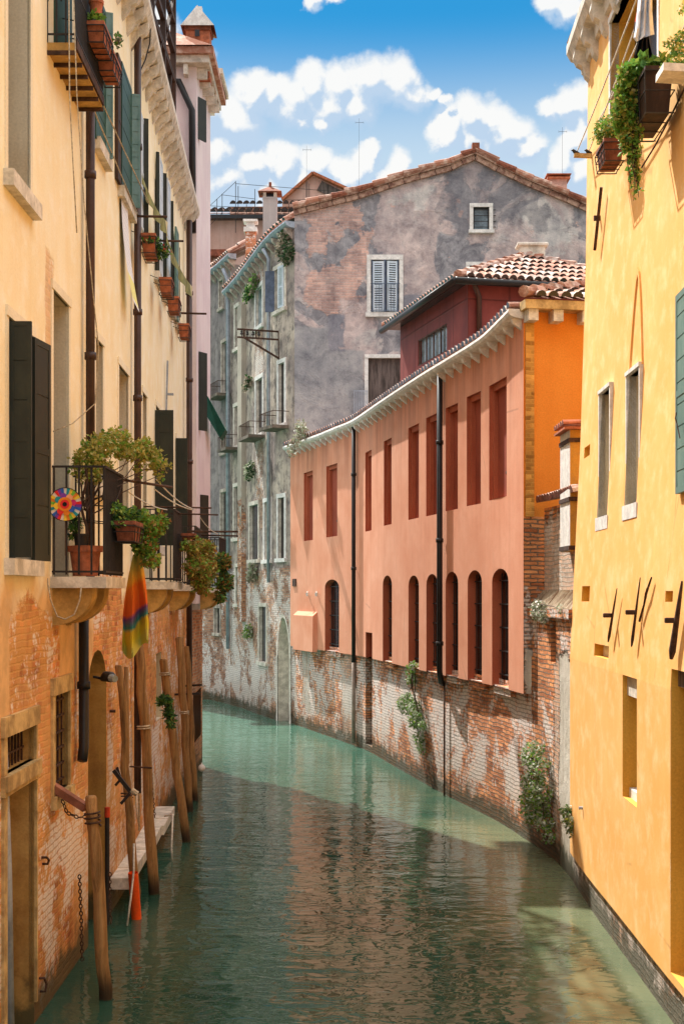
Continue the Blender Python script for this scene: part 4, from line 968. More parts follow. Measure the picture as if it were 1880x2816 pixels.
for (a, u), (b, v) in zip(tp, tp[1:]):
    mb.face([PGF.P(a, u+.06, .1), PGF.P(b, v+.06, .1), PGF.P(b, v+.06, -7), PGF.P(a, u+.06, -7)], 0)
p = PGF.P(tp[5][0], tp[5][1]+.22, .05); mb.box(p, .22, .3, .2, 1)
mb.build('roof', [M['tile'], M['terra_dark']], gh); ms.build('brick_verge', simple('verge_brick', (.36, .17, .12), .9, 0, .5, 6, .4, c2=(.46, .30, .22)), gh)
# body so that light does not leak
mb = MB(); mb.face([(-1.43, GY+.3, 0), (10, GY+.3, 0), (10, GY+.3, 14), (-1.43, GY+.3, 14)]); mb.face([(-1.4, GY+6, 0), (10, GY+6, 0), (10, GY+6, 15), (-1.4, GY+6, 15)]); mb.build('inner_wall', M['plank'], gh)
# canal side
gs = {}
def GH(k, *a, depth=.09, arch=None): gs[k] = dict(box=PG.box(*a), depth=depth, arch=arch)
GH('g1', 757, 783, 745, 858, depth=.1); GH('g2', 704, 722, 800, 905); GH('g3', 767, 783, 1002, 1168); GH('g4', 705, 723, 1048, 1198); GH('g3b', 766, 783, 1370, 1536); GH('g4b', 728, 745, 1382, 1540)
GH('g5b', 688, 711, 1392, 1540); GH('gw', 714, 733, 1668, 1818); GH('door', 765, 797, 1745, 2015, arch=1.3, depth=.35)
GH('g5', 646, 657, 1120, 1228); GH('g7', 648, 657, 848, 960); GH('g6b', 645, 656, 1340, 1480); GH('g9', 650, 659, 1560, 1660)
b = gs['door']['box']; gs['door']['box'] = (b[0], b[1], -.5, b[3]+.55)
def stop(s): return 15.0-.55*s/PG.L
wall('canal_wall', PG, 0, PG.L, -1, 15.2, list(gs.values()), [m_gs, M['stone']], gh, ds=.5, top=stop)
mp_ = wallmat('pale_door_plaster', [(.50, .50, .42), (.58, .56, .48)], seed=80, grime=.3)
for k, h in gs.items():
    panel('door' if k == 'door' else 'window', PG, h, mp_ if k == 'door' else (M['glass_blue'] if k in ('g1', 'g2') else M['dark']), gh, h['depth']-.01)
    if k != 'door': mb = MB(); surround(mb, PG, h['box'], .13, .03); mb.build('stone_frame', M['stone_white'] if k[0:2] in ('g2', 'g4', 'g3') else M['stone'], gh)
h = gs['door']; out = outline(h); mb = MB()
for (sa, za), (sb, zb) in zip(out[1:], out[2:]):
    mid_ = (h['box'][0]+h['box'][1])/2; e = lambda s, z: (mid_+(s-mid_)*1.22, z+.12*(1-abs(s-mid_)/(h['box'][1]-mid_)))
    a, b = e(sa, za), e(sb, zb); mb.face([PG.P(sa, za, .03), PG.P(sb, zb, .03), PG.P(*b, .03), PG.P(*a, .03)])
sa, sb = h['box'][0], h['box'][1]; mb.face([PG.P(sa-.12, 0, .03), PG.P(sa, 0, .03), PG.P(sa, 3.3, .03), PG.P(sa-.12, 3.3, .03)]); mb.build('door_arch', M['stone'], gh)
a, c, z0, z1 = gs['g1']['box']; Y_ = PG.P((a+c)/2, 0).y
louvre('shutter', PG.P(c, 0, .03), PG.P(c+.15, 0, .28), z0, z1, M['frame_blue'], gh, slats=False, panels=1); louvre('shutter', PG.P(a, 0, .04), PG.P(a+.30, 0, .1), z0, z1, M['shutter_grey'], gh)
def eave(path, s0, s1, zf, parent, mat, tiles=True, prot=.32, br=True):
    mb = MB(); prof = [(0, 0), (.18, .02), (prot-.06, .06), (prot, .13), (prot-.02, .19), (0, .19)]; n = 14
    for i in range(n):
        a, c = s0+(s1-s0)*i/n, s0+(s1-s0)*(i+1)/n
        for (d0, za), (d1, zb) in zip(prof, prof[1:]): mb.face([path.P(a, zf(a)+za, d0), path.P(c, zf(c)+za, d0), path.P(c, zf(c)+zb, d1), path.P(a, zf(a)+zb, d1)])
    for s in (s0, s1): mb.face([path.P(s, zf(s)+z, d) for d, z in prof])
    mb.build('gutter', mat, parent)
    if br:
        s = s0+.2
        while s < s1:
            mb = MB(); t = zf(s)
            for e in (-.06, .06): mb.face([path.P(s+e, t+.03, 0), path.P(s+e, t+.03, .26), path.P(s+e, t-.08, .22), path.P(s+e, t-.3, 0)])
            mb.face([path.P(s-.06, t-.08, .22), path.P(s+.06, t-.08, .22), path.P(s+.06, t-.3, 0), path.P(s-.06, t-.3, 0)]); mb.face([path.P(s-.06, t+.03, .26), path.P(s+.06, t+.03, .26), path.P(s+.06, t-.08, .22), path.P(s-.06, t-.08, .22)])
            mb.build('eave_bracket', M['stone_old'], parent); s += .5
    if tiles:
        mb = MB(); n = int((s1-s0)/.24)
        for i in range(n):
            s = s0+(s1-s0)*(i+.5)/n; p = path.P(s, zf(s)+.21, .27); q = path.P(s, zf(s)+.75, -.5); barrels(mb, p-path.T(s)*.12, p+path.T(s)*.12, (q-p)/2, 2)
        for i in range(8):
            a, c = s0+(s1-s0)*i/8, s0+(s1-s0)*(i+1)/8; mb.face([path.P(a, zf(a)+.19, .25), path.P(c, zf(c)+.19, .25), path.P(c, zf(c)+1.9, -3), path.P(a, zf(a)+1.9, -3)])
        mb.build('eave_tiles', TM, parent)
eave(PG, 0, PG.L, stop, gh, M['pipe_grey'])
def balcony(path, box, zs, parent, d=.55, th=.1, iron=M['iron_rust']):
    a, c = box; mb = MB(); wbox(mb, path, a, c, zs-th, zs, 0, d); mb.build('balcony_slab', simple('mossy_slab', (.16, .13, .10), .9, 0, .4, 4, .4), parent)
    mb = MB(); n = max(3, int((c-a)/.12))
    for i in range(n+1): s = a+(c-a)*i/n; mb.bar(path.P(s, zs, d-.03), path.P(s, zs+.42, d-.03), .014)
    mb.bar(path.P(a, zs+.42, d-.03), path.P(c, zs+.42, d-.03), .02)
    for s in (a, c): mb.bar(path.P(s, zs+.42, d-.03), path.P(s, zs+.42, 0), .02)
    mb.build('balcony_railing', iron, parent)
for k in ('g3', 'g4', 'g5'): bx = gs[k]['box']; balcony(PG, (bx[0]-.3, bx[1]+.3), bx[2]-.1, gh)
def pipe(pts, r, mat, parent, name='downpipe', clips=()):
    mb = MB(); mb.tube(pts, r, 10); [mb.tube([(p[0], p[1], p[2]-.04), (p[0], p[1], p[2]+.04)], r*1.3, 10) for p in clips]; return mb.build(name, mat, parent, smooth=True)
s = PG.s_px(747); p = lambda z, d=.1: tuple(PG.P(s, z, d)); pipe([p(14.8, .28), p(14.5, .1), p(4.3)], .055, M['pipe_grey'], gh)
mb = MB(); s = PG.s_px(671); wbox(mb, PG, s-.28, s+.28, 3.0, 13.8, -.02, .16); mb.build('chimney_breast', wallmat('flue_brick', [(.4, .36, .3), (.5, .44, .36)], [(.42, .15, .07), (.55, .30, .17)], (.36, .29, .22), zb=7, zw=3, amp=1.2, seed=90, effl=.5, bmp=.9, wet=False), gh)
# iron insulator bracket sticking out of the grey facade
eb = thing('insulator_bracket', 'rusty iron bracket with old insulators sticking out from the grey canal side', 'bracket', tuple(PG.pt(766, 980)))
w0, w1 = PG.pt(765, 912), PG.pt(765, 934); Yb = w0.y-.3; f0, f1 = onY(653, 905, Yb-.6), onY(653, 927, Yb-.6); mb = MB(); mb.bar(w0, f0, .05); mb.bar(w1, f1, .05)
k0 = f0+(w0-f0)*.16; k1 = f1+(w1-f1)*.16; mb.bar(k0, k1, .05); k2 = f0+(w0-f0)*.45; k3 = f1+(w1-f1)*.45; mb.bar(k2, k3, .04); mb.bar(k1, PG.pt(767, 986), .05); mb.bar(PG.pt(766, 912), PG.pt(767, 998), .04)
mb.build('arm', M['iron_rust'], eb)
for j in range(4):
    q = f1+(w1-f1)*(.10+.14*j); mb = MB(); mb.lathe((q.x, q.y, q.z+.02), [(.012, 0), (.012, .06), (.045, .07), (.05, .1), (.03, .13), (.04, .16), (.02, .19), (0, .2)], 10); mb.build('insulator', M['iron'], eb)
# ---------------------------------------------------------------- house beyond
hb = thing('narrow_grey_house', 'narrow blue grey house with pale downpipe beyond the gabled house', 'house', (-5, 50, 0))
hs = {}
def HH(k, *a, depth=.10): hs[k] = dict(box=PH.box(*a), depth=depth)
HH('a', 631, 610, 925, 1082) if False else None
for k, a in {'h1': (612, 629, 945, 1085), 'h2': (605, 614, 775, 850), 'h3': (611, 622, 1190, 1246), 'h4': (609, 624, 1355, 1500), 'h8': (592, 606, 1672, 1740)}.items(): HH(k, *a)
def htop(s): return 15.6-.0*s
wall('canal_wall', PH, 0, PH.L, -1, 15.6, list(hs.values()), [m_gs2, M['stone']], hb, ds=.5)
for k, h in hs.items():
    panel('window', PH, h, M['dark'], hb, .09); mb = MB(); surround(mb, PH, h['box'], .12, .03); mb.build('stone_frame', M['stone_old'], hb)
s0 = PH.s_px(650); eave(PH, s0, PH.L, htop, hb, M['pipe_grey'])
q = PH.P(0, 0, 0); mb = MB(); mb.face([(q.x, q.y, 0), (q.x+3.5, q.y+.4, 0), (q.x+3.5, q.y+.4, 15.6), (q.x, q.y, 15.6)]); mb.face([(q.x+3.5, q.y+.4, 0), (q.x+3.5, 58, 0), (q.x+3.5, 58, 15.6), (q.x+3.5, q.y+.4, 15.6)]); mb.build('side_wall', wallmat('pale_side', [(.45, .45, .44), (.55, .54, .52)], seed=95, wet=False), hb)
bx = hs['h1']['box']; balcony(PH, (bx[0]-.25, bx[1]+.25), bx[2]-.1, hb, .5); 
s = PH.s_px(636); p = lambda z, d=.12: tuple(PH.P(s, z, d)); pipe([p(15.4, .3), p(15.0), p(2.0)], .07, M['pipe_grey'], hb)
fh = thing('brick_house', 'dark brick house closing the view at the far end of the canal', 'house', (-6, 53, 0))
PF = Path([(-4.9, 53.2), (-9, 55)], -1, False); 
wall('wall', Path([(-9, 54.2), (-4.4, 53.9)], 1, False), 0, 4.6, -1, 17.2, [dict(box=(2.55, 2.95, 1, 1.05), depth=.1)], [wallmat('dark_brick', [(.3, .24, .2), (.36, .3, .25)], [(.30, .13, .08), (.42, .22, .13)], (.26, .2, .15), zb=30, zw=1, amp=.2, seed=97, effl=.3, grime=.5)], fh)
mb = MB(); mb.box((-6.8, 54.0, 17.35), 5.2, .8, .25); mb.build('cornice', M['terra_dark'], fh)
# ---------------------------------------------------------------- chimneys and roofs behind
def chim(label, px0, px1, ytop, ybot, Y, body, cap, hood=True, name='chimney_stack'):
    a, b = onY(px0, ybot, Y), onY(px1, ybot, Y); zt = onY(px0, ytop, Y).z; w = b.x-a.x; cx_ = (a.x+b.x)/2
    t = thing(name, label, 'chimney', (cx_, Y, a.z)); mb = MB(); h = zt-a.z
    mb.box((cx_, Y, a.z+h*.39), w, w, h*.78); mb.box((cx_, Y, a.z+h*.79), w*1.06, w*1.06, h*.03); mb.build('stack', body, t)
    mb = MB()
    if hood:
        for sx in (-1, 1):
            for sy in (-1, 1): mb.box((cx_+sx*w*.38, Y+sy*w*.38, a.z+h*.84), w*.22, w*.22, h*.09, 1)
        e = w*.85; z0, z1 = a.z+h*.875, zt
        P4 = [(cx_-e, Y-e, z0), (cx_+e, Y-e, z0), (cx_+e, Y+e, z0), (cx_-e, Y+e, z0)]; ap = (cx_, Y, z1)
        for i in range(4): mb.face([P4[i], P4[(i+1) % 4], ap])
        mb.face(P4); mb.box((cx_, Y, a.z+h*.84), w*.5, w*.5, h*.08, 2)
        mb.tube([ap, (ap[0], ap[1], ap[2]+.12)], .05, 6)
    else:
        mb.box((cx_, Y, a.z+h*.82), w*1.35, w*1.35, h*.06, 1); mb.box((cx_, Y, a.z+h*.88), w*.85, w*.85, h*.08, 1); mb.box((cx_, Y, a.z+h*.94), w*1.45, w*1.45, h*.03, 1)
    mb.build('chimney_cap', [M['terra_dark'], cap, M['dark']], t); return t
chim('tall grey plastered chimney with square tiled hood above the grey canal side', 724, 762, 512, 690, 43.6, wallmat('chimney_plaster', [(.42, .39, .38), (.52, .48, .46)], seed=101, wet=False), M['stone'])
chim('orange brick chimney with flat stone cap left of the tall grey chimney', 676, 703, 598, 800, 46.5, wallmat('chimney_brick', [(.5, .3, .2), (.5, .3, .2)], [(.56, .18, .07), (.66, .28, .14)], (.5, .3, .2), zb=60, zw=1, amp=.1, seed=103, wet=False, effl=.2), M['stone_white'], False)
chim('small pink chimney with barrel tiles over its flues on the right of the gable', 1508, 1554, 483, 562, 45.5, simple('pink_chimney', (.55, .34, .28)), M['terracotta'], False)
m_roofwall = wallmat('far_pink_plaster', [(.50, .30, .24), (.58, .38, .32)], [(.36, .16, .10), (.48, .26, .17)], zb=14.2, zw=1.6, amp=.4, seed=110, wet=False)
bt = thing('tiled_roof_house', 'low tiled roof house with dark eaves behind the grey canal side', 'house', (-6, 60, 14))
Y_ = 60; a, b = onY(540, 592, Y_), onY(850, 592, Y_); mb = MB(); z1, z0 = a.z, 8; mb.face([(a.x, Y_, z0), (b.x, Y_, z0), (b.x, Y_, z1), (a.x, Y_, z1)], 0, [(0, z0), (6, z0), (6, z1), (0, z1)]); mb.build('wall', m_roofwall, bt)
mb = MB(); barrels(mb, (a.x, Y_-.4, z1), (b.x, Y_-.4, z1), (0, .45, .16), 3, w=.3, r=.13); mb.face([(a.x, Y_-.35, z1-.03), (b.x, Y_-.35, z1-.03), (b.x, Y_+1.2, z1+.45), (a.x, Y_+1.2, z1+.45)]); mb.box(((a.x+b.x)/2, Y_-.2, z1-.15), b.x-a.x, .4, .16, 2)
mb.build('tile_roof', TM, bt)
a2, b2 = onY(632, 568, 62), onY(850, 568, 62); mb = MB(); mb.face([(a2.x, 62, 14), (b2.x, 62, 14), (b2.x, 62, a2.z), (a2.x, 62, a2.z)], 0, [(0, 14), (6, 14), (6, 18), (0, 18)]); barrels(mb, (a2.x, 61.7, a2.z), (b2.x, 61.7, a2.z), (0, .4, .14), 2, w=.3, r=.12)
mb.build('upper_storey', [M['tile'], M['terra_dark'], M['dark']], bt)
pg = thing('pink_gable_house', 'small pink gabled house with scaffolding rails behind the grey roof', 'house', (-1.5, 66, 16)); Y_ = 66
L_, A_, R_ = onY(776, 555, Y_), onY(860, 482, Y_), onY(968, 532, Y_); z0 = 12
mb = MB(); Rr = onY(968, 560, Y_); mb.face([(L_.x, Y_, z0), (R_.x, Y_, z0), (R_.x, Y_, R_.z), (A_.x, Y_, A_.z), (L_.x, Y_, L_.z)], 0, [(0, z0), (3.4, z0), (3.4, R_.z), (1.5, A_.z), (0, L_.z)]); mb.build('wall', wallmat('pink_gable', [(.62, .36, .29), (.68, .44, .37)], seed=120, wet=False), pg)
mb = MB()
for p_, q_ in ((L_, A_), (A_, R_)): mb.bar(p_+Vector((0, -.15, .05)), q_+Vector((0, -.15, .05)), .35, .12)
q_ = onY(878, 510, Y_-.05); mb.bar(q_, onY(950, 548, Y_-.05), .05, .5, 1); mb.build('roof_verge', [M['terracotta'], M['plank']], pg)
sc_ = thing('rooftop_scaffold', 'thin scaffold rails and aerial wires standing over the far roofs', 'scaffold', tuple(onY(650, 590, 56))); mb = MB(); Y_ = 56
for x, y0, y1 in ((597, 548, 600), (611, 533, 600), (648, 498, 640), (655, 512, 600), (701, 520, 600), (678, 562, 600), (794, 560, 610), (842, 500, 560), (845, 500, 560), (850, 505, 560), (925, 512, 560)): mb.bar(onY(x, y0, Y_), onY(x, y1, Y_), .025)
for p_, q_ in (((577, 566), (960, 585)), ((648, 505), (965, 530)), ((612, 536), (700, 547)), ((577, 566), (648, 500)), ((577, 620), (612, 585)), ((800, 575), (965, 575)), ((780, 550), (960, 548))): mb.bar(onY(*p_, Y_), onY(*q_, Y_), .016)
mb.build('rails', M['iron'], sc_)
for k, (x, y0, y1, Y_) in enumerate(((987, 325, 540, 55), (843, 400, 500, 55), (1545, 350, 480, 52))):
    a = thing('roof_aerial', ['tall thin roof aerial standing left of the gable slope', 'thin aerial mast over the pink gabled house', 'thin aerial mast above the small right hand chimney'][k], 'aerial', tuple(onY(x, y1, Y_))); mb = MB()
    mb.bar(onY(x, y0, Y_), onY(x, y1, Y_), .008); mb.build('mast', M['iron'], a)
    mb = MB(); mb.bar(onY(x-9, y0+12, Y_), onY(x+12, y0+12, Y_), .010); [mb.bar(onY(x+e, y0+9, Y_), onY(x+e, y0+15, Y_), .008) for e in (-10, 0, 12)]; mb.build('antenna', M['iron'], a)
# ---------------------------------------------------------------- foliage
def leaves(mb, blobs, n, size, nm=1, seed=0, shell=.5, elong=1.6):
    rg = random.Random(seed); W = [b[1][0]*b[1][1]*b[1][2] for b in blobs]
    for _ in range(n):
        c, r = rg.choices(blobs, W)[0]
        while True:
            p = Vector((rg.uniform(-1, 1), rg.uniform(-1, 1), rg.uniform(-1, 1)))
            if p.length < 1 and (p.length > shell or rg.random() < .3): break
        p = Vector((c[0]+p.x*r[0], c[1]+p.y*r[1], c[2]+p.z*r[2])); s = size*rg.uniform(.4, 1.5)
        d = Vector((rg.gauss(0, 1), rg.gauss(0, 1), rg.gauss(-.2, .8))).normalized(); e = d.cross(Vector((rg.gauss(0, 1), rg.gauss(0, 1), rg.gauss(0, 1)))).normalized(); f = d.cross(e)
        a, b = p, p+d*s*elong; m = p+d*s*elong*.5; i = len(mb.v)
        mb.v += [tuple(a), tuple(m+e*s*.5+f*s*.12), tuple(b), tuple(m-e*s*.5+f*s*.12)]; mb.f += [(i, i+1, i+2), (i, i+2, i+3)]; k = rg.randrange(nm); mb.m += [k, k]; mb.uv += [None, None]
def stems(mb, pairs, r=.006, m=0, seed=1, sag=.0):
    rg = random.Random(seed)
    for p, q in pairs:
        p, q = Vector(p), Vector(q); pts = [p+(q-p)*t+Vector((rg.uniform(-1, 1), rg.uniform(-1, 1), rg.uniform(-1, 1)))*(q-p).length*.05+Vector((0, 0, sag*math.sin(math.pi*t))) for t in (0, .25, .5, .75, 1)]
        mb.tube(pts, [r*1.3, r*1.1, r, r*.8, r*.5], 5, m, cap=False)
def plant(name, label, cat, blobs, n, size, mats, stem=None, group=None, seed=0, elong=1.6, parent=None, extra=None):
    loc = (blobs[0][0][0], blobs[0][0][1], min(b[0][2]-b[1][2] for b in blobs)); t = parent or thing(name, label, cat, loc, group)
    mb = MB(); leaves(mb, blobs, n, size, len(mats), seed, elong=elong); mb.build('foliage', mats, t)
    mb = MB(); base = Vector(stem or blobs[0][0]); stems(mb, [(base, b[0]) for b in blobs], .006, seed=seed); mb.build('stem', M['wood_dark'], t)
    return t
def B(px, py, Y, rx, ry, rz): return (tuple(onY(px, py, Y)), (rx, ry, rz))
def strand(x0, y0, x1, y1, Y, r, n=6):
    return [B(x0+(x1-x0)*i/(n-1), y0+(y1-y0)*i/(n-1), Y, r, r, r*1.3) for i in range(n)]
# ---------------------------------------------------------------- shutters of the cream house
def leafpx(x0, d0, x1, Y1, ytop, ybot, mat, slats=False, parent=None, panels=0):
    q = PL.off(d0); t = q.s_px(x0); p0 = q.P(t, 0); zt, zb = CZ+(HZ-ytop)/F*p0.y, CZ+(HZ-ybot)/F*p0.y
    p1 = Vector(((x1-CX)/F*(Y1 or p0.y), Y1 or p0.y, 0)); return louvre('shutter', p0, p1, zb, zt, mat, parent or house_l, slats, panels=panels)
leafpx(26, .0, 88, None, 884, 1533, M['shutter_dark']); leafpx(92, .02, 136, 12.92, 927, 1541, M['shutter_dark'], panels=4)
leafpx(427, .01, 477, None, 1128, 1500, M['shutter_dark']); leafpx(484, .01, 516, None, 1205, 1500, M['shutter_dark'])
def leafz(xa, xb, Y0, z0, z1, mat, panels=0):                # leaf standing out from the wall at depth Y0
    return louvre('shutter', Vector(((xa-CX)/F*Y0, Y0, 0)), Vector(((xb-CX)/F*(Y0+.03), Y0+.03, 0)), z0, z1, mat, house_l, False, panels=panels)
def leafw(xa, xb, d, z0, z1, mat, panels=0):                 # leaf folded back on the wall
    q = PL.off(d); return louvre('shutter', q.P(q.s_px(xa), 0), q.P(q.s_px(xb), 0), z0, z1, mat, house_l, False, panels=panels)
leafw(261, 290, .03, 9.22, 10.95, M['shutter_green'], 5); leafz(290, 311, 16.35, 9.2, 10.95, M['shutter_pale'], 7)
leafw(322, 333, .03, 9.25, 10.85, M['wood_dark']); leafw(333, 360, .04, 9.27, 10.85, M['shutter_green'], 6); leafz(360, 386, 18.62, 9.25, 10.8, M['shutter_pale'], 9)
leafw(386, 394, .05, 9.3, 10.95, M['shutter_grey']); leafz(395, 408, 20.1, 9.2, 10.98, M['shutter_dark'])
leafz(430, 437, 22.3, 9.2, 11.2, M['shutter_dark']); leafw(437, 446, .06, 9.3, 11.2, M['shutter_grey'], 6); leafz(446, 458, 23.6, 9.2, 11.25, M['shutter_dark'])
leafw(459, 467, .08, 9.3, 11.2, M['shutter_grey'], 6); leafz(466, 477, 25.1, 9.2, 11.2, M['shutter_dark']); leafw(483, 490, .06, 9.2, 10.9, M['shutter_teal']); leafz(490, 494, 27.3, 9.2, 10.9, M['shutter_dark'])
leafw(268, 276, .02, 5.3, 5.32, M['shutter_dark'])
# ---------------------------------------------------------------- downpipes
def Lp(px, z, d=.09): q = PL.off(d); return tuple(q.P(q.s_px(px), z))
pipe([Lp(249, 11.8), Lp(249, 4.15)], .05, M['pipe_brown'], house_l, clips=[Lp(249, z) for z in (10.3, 8.6, 6.6, 5.4)])
pipe([Lp(231, 3.8), Lp(231, 2.35), Lp(227, 2.2)], .055, M['pipe_black'], house_l, clips=[Lp(231, z) for z in (3.0,)])
pipe([Lp(379, 11.8), Lp(379, 1.2)], .05, M['pipe_brown'], house_l, clips=[Lp(379, z) for z in (10.2, 7.9, 6.7)])
pipe([Lp(521, 11.7, .12), Lp(521, .5, .12)], .06, M['pipe_brown'], house_l, clips=[Lp(521, z, .12) for z in (10.2, 8.4, 6.7, 4.9)])
p0 = onY(492, 224, 28.9); pipe([(p0.x-.25, 28.9, p0.z), (p0.x, 28.88, p0.z), (-3.17, 28.85, 14.2), (-3.15, 28.85, 11.6)], .07, M['pipe_black'], tower)
pipe([onY(6, 2050, 11.9), onY(18, 2400, 11.9), onY(26, 2900, 11.9)], .05, M['pipe_grey'], house_l, 'standpipe')
# ---------------------------------------------------------------- balconies
def balc(path, s0, s1, zf, d, parent, htop=1.08, corb=True, dense=.058, nf=5):
    mb = MB(); wbox(mb, path, s0, s1, zf-.11, zf, -.05, d); sl = mb.build('balcony', M['stone'], parent, bevel=.012)
    if corb:
        for k in (0, 1):
            a = s0+.12 if k == 0 else s1-.42; mb = MB(); w = .30; pr = [(0, zf-.11), (d*.72, zf-.11)]+[(d*.72*math.cos(t), zf-.14-.34*math.sin(t)) for t in [i*math.pi/16 for i in range(1, 9)]]+[(0, zf-.50)]
            for e in (0, w): mb.face([path.P(a+e, z, dd_) for dd_, z in pr])
            for (d0, za), (d1, zb) in zip(pr, pr[1:]): mb.face([path.P(a, za, d0), path.P(a+w, za, d0), path.P(a+w, zb, d1), path.P(a, zb, d1)])
            mb.build('corbel', M['corbel'], sl, smooth=False)
    mb = MB(); di = d-.03; zr = zf+htop
    for i in range(int((s1-s0-.1)/dense)+1): s = s0+.05+i*dense; mb.bar(path.P(s, zf+.02, di), path.P(s, zr, di), .016)
    for s in (s0+.05, s1-.05):
        for i in range(nf): q = .03+(di-.03)*i/(nf-1); mb.bar(path.P(s, zf+.02, q), path.P(s, zr, q), .018)
        for z in (zr, zf+.05): mb.bar(path.P(s, z, 0), path.P(s, z, di), .03, .02)
    for z in (zr, zf+.05): mb.bar(path.P(s0+.05, z, di), path.P(s1-.05, z, di), .035, .02)
    mb.build('railing', M['iron'], sl); return sl
sP = lambda Y: Y-4.0
b1 = balc(PL, sP(13.32), sP(14.55), 4.15, .55, house_l); b2 = balc(PL, sP(20.2), sP(21.7), 4.15, .52, house_l); b3 = balc(PL, sP(25.0), sP(27.0), 4.13, .5, house_l)
TWs = Path([(-3.09, 29.0), (-3.03, 31.4)], 1, False); b4 = balc(TWs, .5, 1.9, 4.1, .45, tower)
mb = MB(); wbox(mb, PL, sP(13.2), sP(14.75), 9.24, 9.32, 0, .27); b0 = mb.build('balcony', M['corbel'], house_l)
mb = MB()
for i in range(6): s = sP(13.2)+1.55*i/5; wbox(mb, PL, s-.012, s+.012, 9.2, 9.24, 0, .28)
wbox(mb, PL, sP(13.2), sP(14.75), 9.26, 9.35, .265, .29); mb.build('iron_edge', M['iron_rust'], b0)
mb = MB()
for i in range(30): s = sP(13.2)+1.55*i/29; mb.bar(PL.P(s, 9.32, .27), PL.P(s, 10.4, .27), .014)
for i in range(4): q = .27*i/3; mb.bar(PL.P(sP(13.2), 9.32, q), PL.P(sP(13.2), 10.4, q), .016)
for z in (9.4, 9.85, 10.4): mb.bar(PL.P(sP(13.2), z, 0), PL.P(sP(13.2), z, .27), .016); mb.bar(PL.P(sP(13.2), z, .27), PL.P(sP(14.75), z, .27), .016)
for c in (.07, .2):
    mb.tube([PL.P(sP(13.2), 9.72+.10*math.sin(t), c+.065*math.cos(t)) for t in [math.pi*i/8 for i in range(9)]], .008, 5)
mb.build('railing', M['iron'], b0)
a = PL.s_px(168); hb_ = dict(box=(sP(13.5), sP(14.3), 9.32, 11.3)); mb = MB(); wbox(mb, PL, *hb_['box'], .0, .03); mb.build('door', M['shutter_green'], house_l)
# pots and planters
def pot(name, label, c, r, h, mat, group=None, blobs=None, leafm=None, n=300, size=.03, seed=0, cat='flower pot'):
    t = thing(name, label, cat, tuple(c), group); mb = MB(); mb.lathe(c, [(r*.72, 0), (r*.9, h*.8), (r*1.02, h*.8), (r*1.04, h), (r*.92, h), (r*.9, h*.9), (0, h*.88)], 20); mb.build('pot', mat, t, smooth=False)
    if blobs:
        mb = MB(); leaves(mb, blobs, n, size, len(leafm), seed); mb.build('plant', leafm, t)
    return t
def planter(name, label, path, s, d, ztop, L, W, H, mat, group=None, blobs=None, leafm=None, n=400, size=.03, seed=0, cage=True):
    t = thing(name, label, 'planter', tuple(path.P(s, ztop-H, d)), group); mb = MB()
    T = lambda u, v, z: path.P(s+u, z, d+v); q = .82
    lo = [T(-L/2*q, -W/2*q, ztop-H), T(L/2*q, -W/2*q, ztop-H), T(L/2*q, W/2*q, ztop-H), T(-L/2*q, W/2*q, ztop-H)]; hi = [T(-L/2, -W/2, ztop), T(L/2, -W/2, ztop), T(L/2, W/2, ztop), T(-L/2, W/2, ztop)]
    mb.face(lo)
    for i in range(4): mb.face([lo[i], lo[(i+1) % 4], hi[(i+1) % 4], hi[i]])
    e = 1.07; H2 = [T(-L/2*e, -W/2*e, ztop), T(L/2*e, -W/2*e, ztop), T(L/2*e, W/2*e, ztop), T(-L/2*e, W/2*e, ztop)]; H1 = [v-Vector((0, 0, .04)) for v in H2]
    for i in range(4): mb.face([H1[i], H1[(i+1) % 4], H2[(i+1) % 4], H2[i]])
    mb.face([v-Vector((0, 0, .015)) for v in hi], 1); mb.build('planter_box', [mat, M['wood_dark']], t)
    if cage:
        mb = MB(); g = 1.12
        for z, gg in ((ztop-.05, g), (ztop-H*.55, g*.95), (ztop-H-.01, g*.88)):
            P4 = [T(-L/2*gg, -W/2*gg, z), T(L/2*gg, -W/2*gg, z), T(L/2*gg, W/2*gg, z), T(-L/2*gg, W/2*gg, z)]
            for i in range(4): mb.bar(P4[i], P4[(i+1) % 4], .009)
        for u in (-1, -.33, .33, 1):
            mb.bar(T(u*L/2*g, W/2*g, ztop-.05), T(u*L/2*g*.85, W/2*g*.85, ztop-H-.01), .009); mb.bar(T(u*L/2*g*.85, W/2*g*.85, ztop-H-.01), T(u*L/2*g*.85, -W/2*g, ztop-H-.01), .009)
        for u in (-1, 1): mb.bar(T(u*L/2, -W/2*g, ztop-.02), path.P(s+u*L/2, ztop+.03, 0), .01)
        mb.build('holder', M['iron'], t)
    if blobs:
        mb = MB(); leaves(mb, blobs, n, size, len(leafm), seed); mb.build('plant', leafm, t)
    return t
G1 = 'rust red window boxes hanging from the cream house'
boxes = [(19.3, .62, .26, 'window box with green geranium leaves and red flowers, nearest of the hanging boxes'), (21.9, .5, .24, 'bare window box directly below the one with red flowers'), (23.3, .5, .24, 'bare window box third from the near end of the row'), (25.6, .45, .25, 'bare window box farthest and lowest in the row by the brown downpipe')]
for k, (Y, L, H, lab) in enumerate(boxes):
    bl = [B(415, 668, 19.2, .13, .25, .08), B(440, 690, 19.4, .14, .22, .09)] if k == 0 else None
    t = planter('window_box', lab, PL, sP(Y), .24, 9.0, L, .19, H, M['terracotta'], G1, bl, [M['leaf_dark'], M['leaf']], 700, .035, 3+k)
    if k == 0:
        mb = MB(); leaves(mb, [B(462, 690, 19.5, .05, .1, .04), B(452, 682, 19.3, .05, .1, .04)], 60, .03, 1, 5, elong=1); mb.build('flowers', M['flower_red'], t)
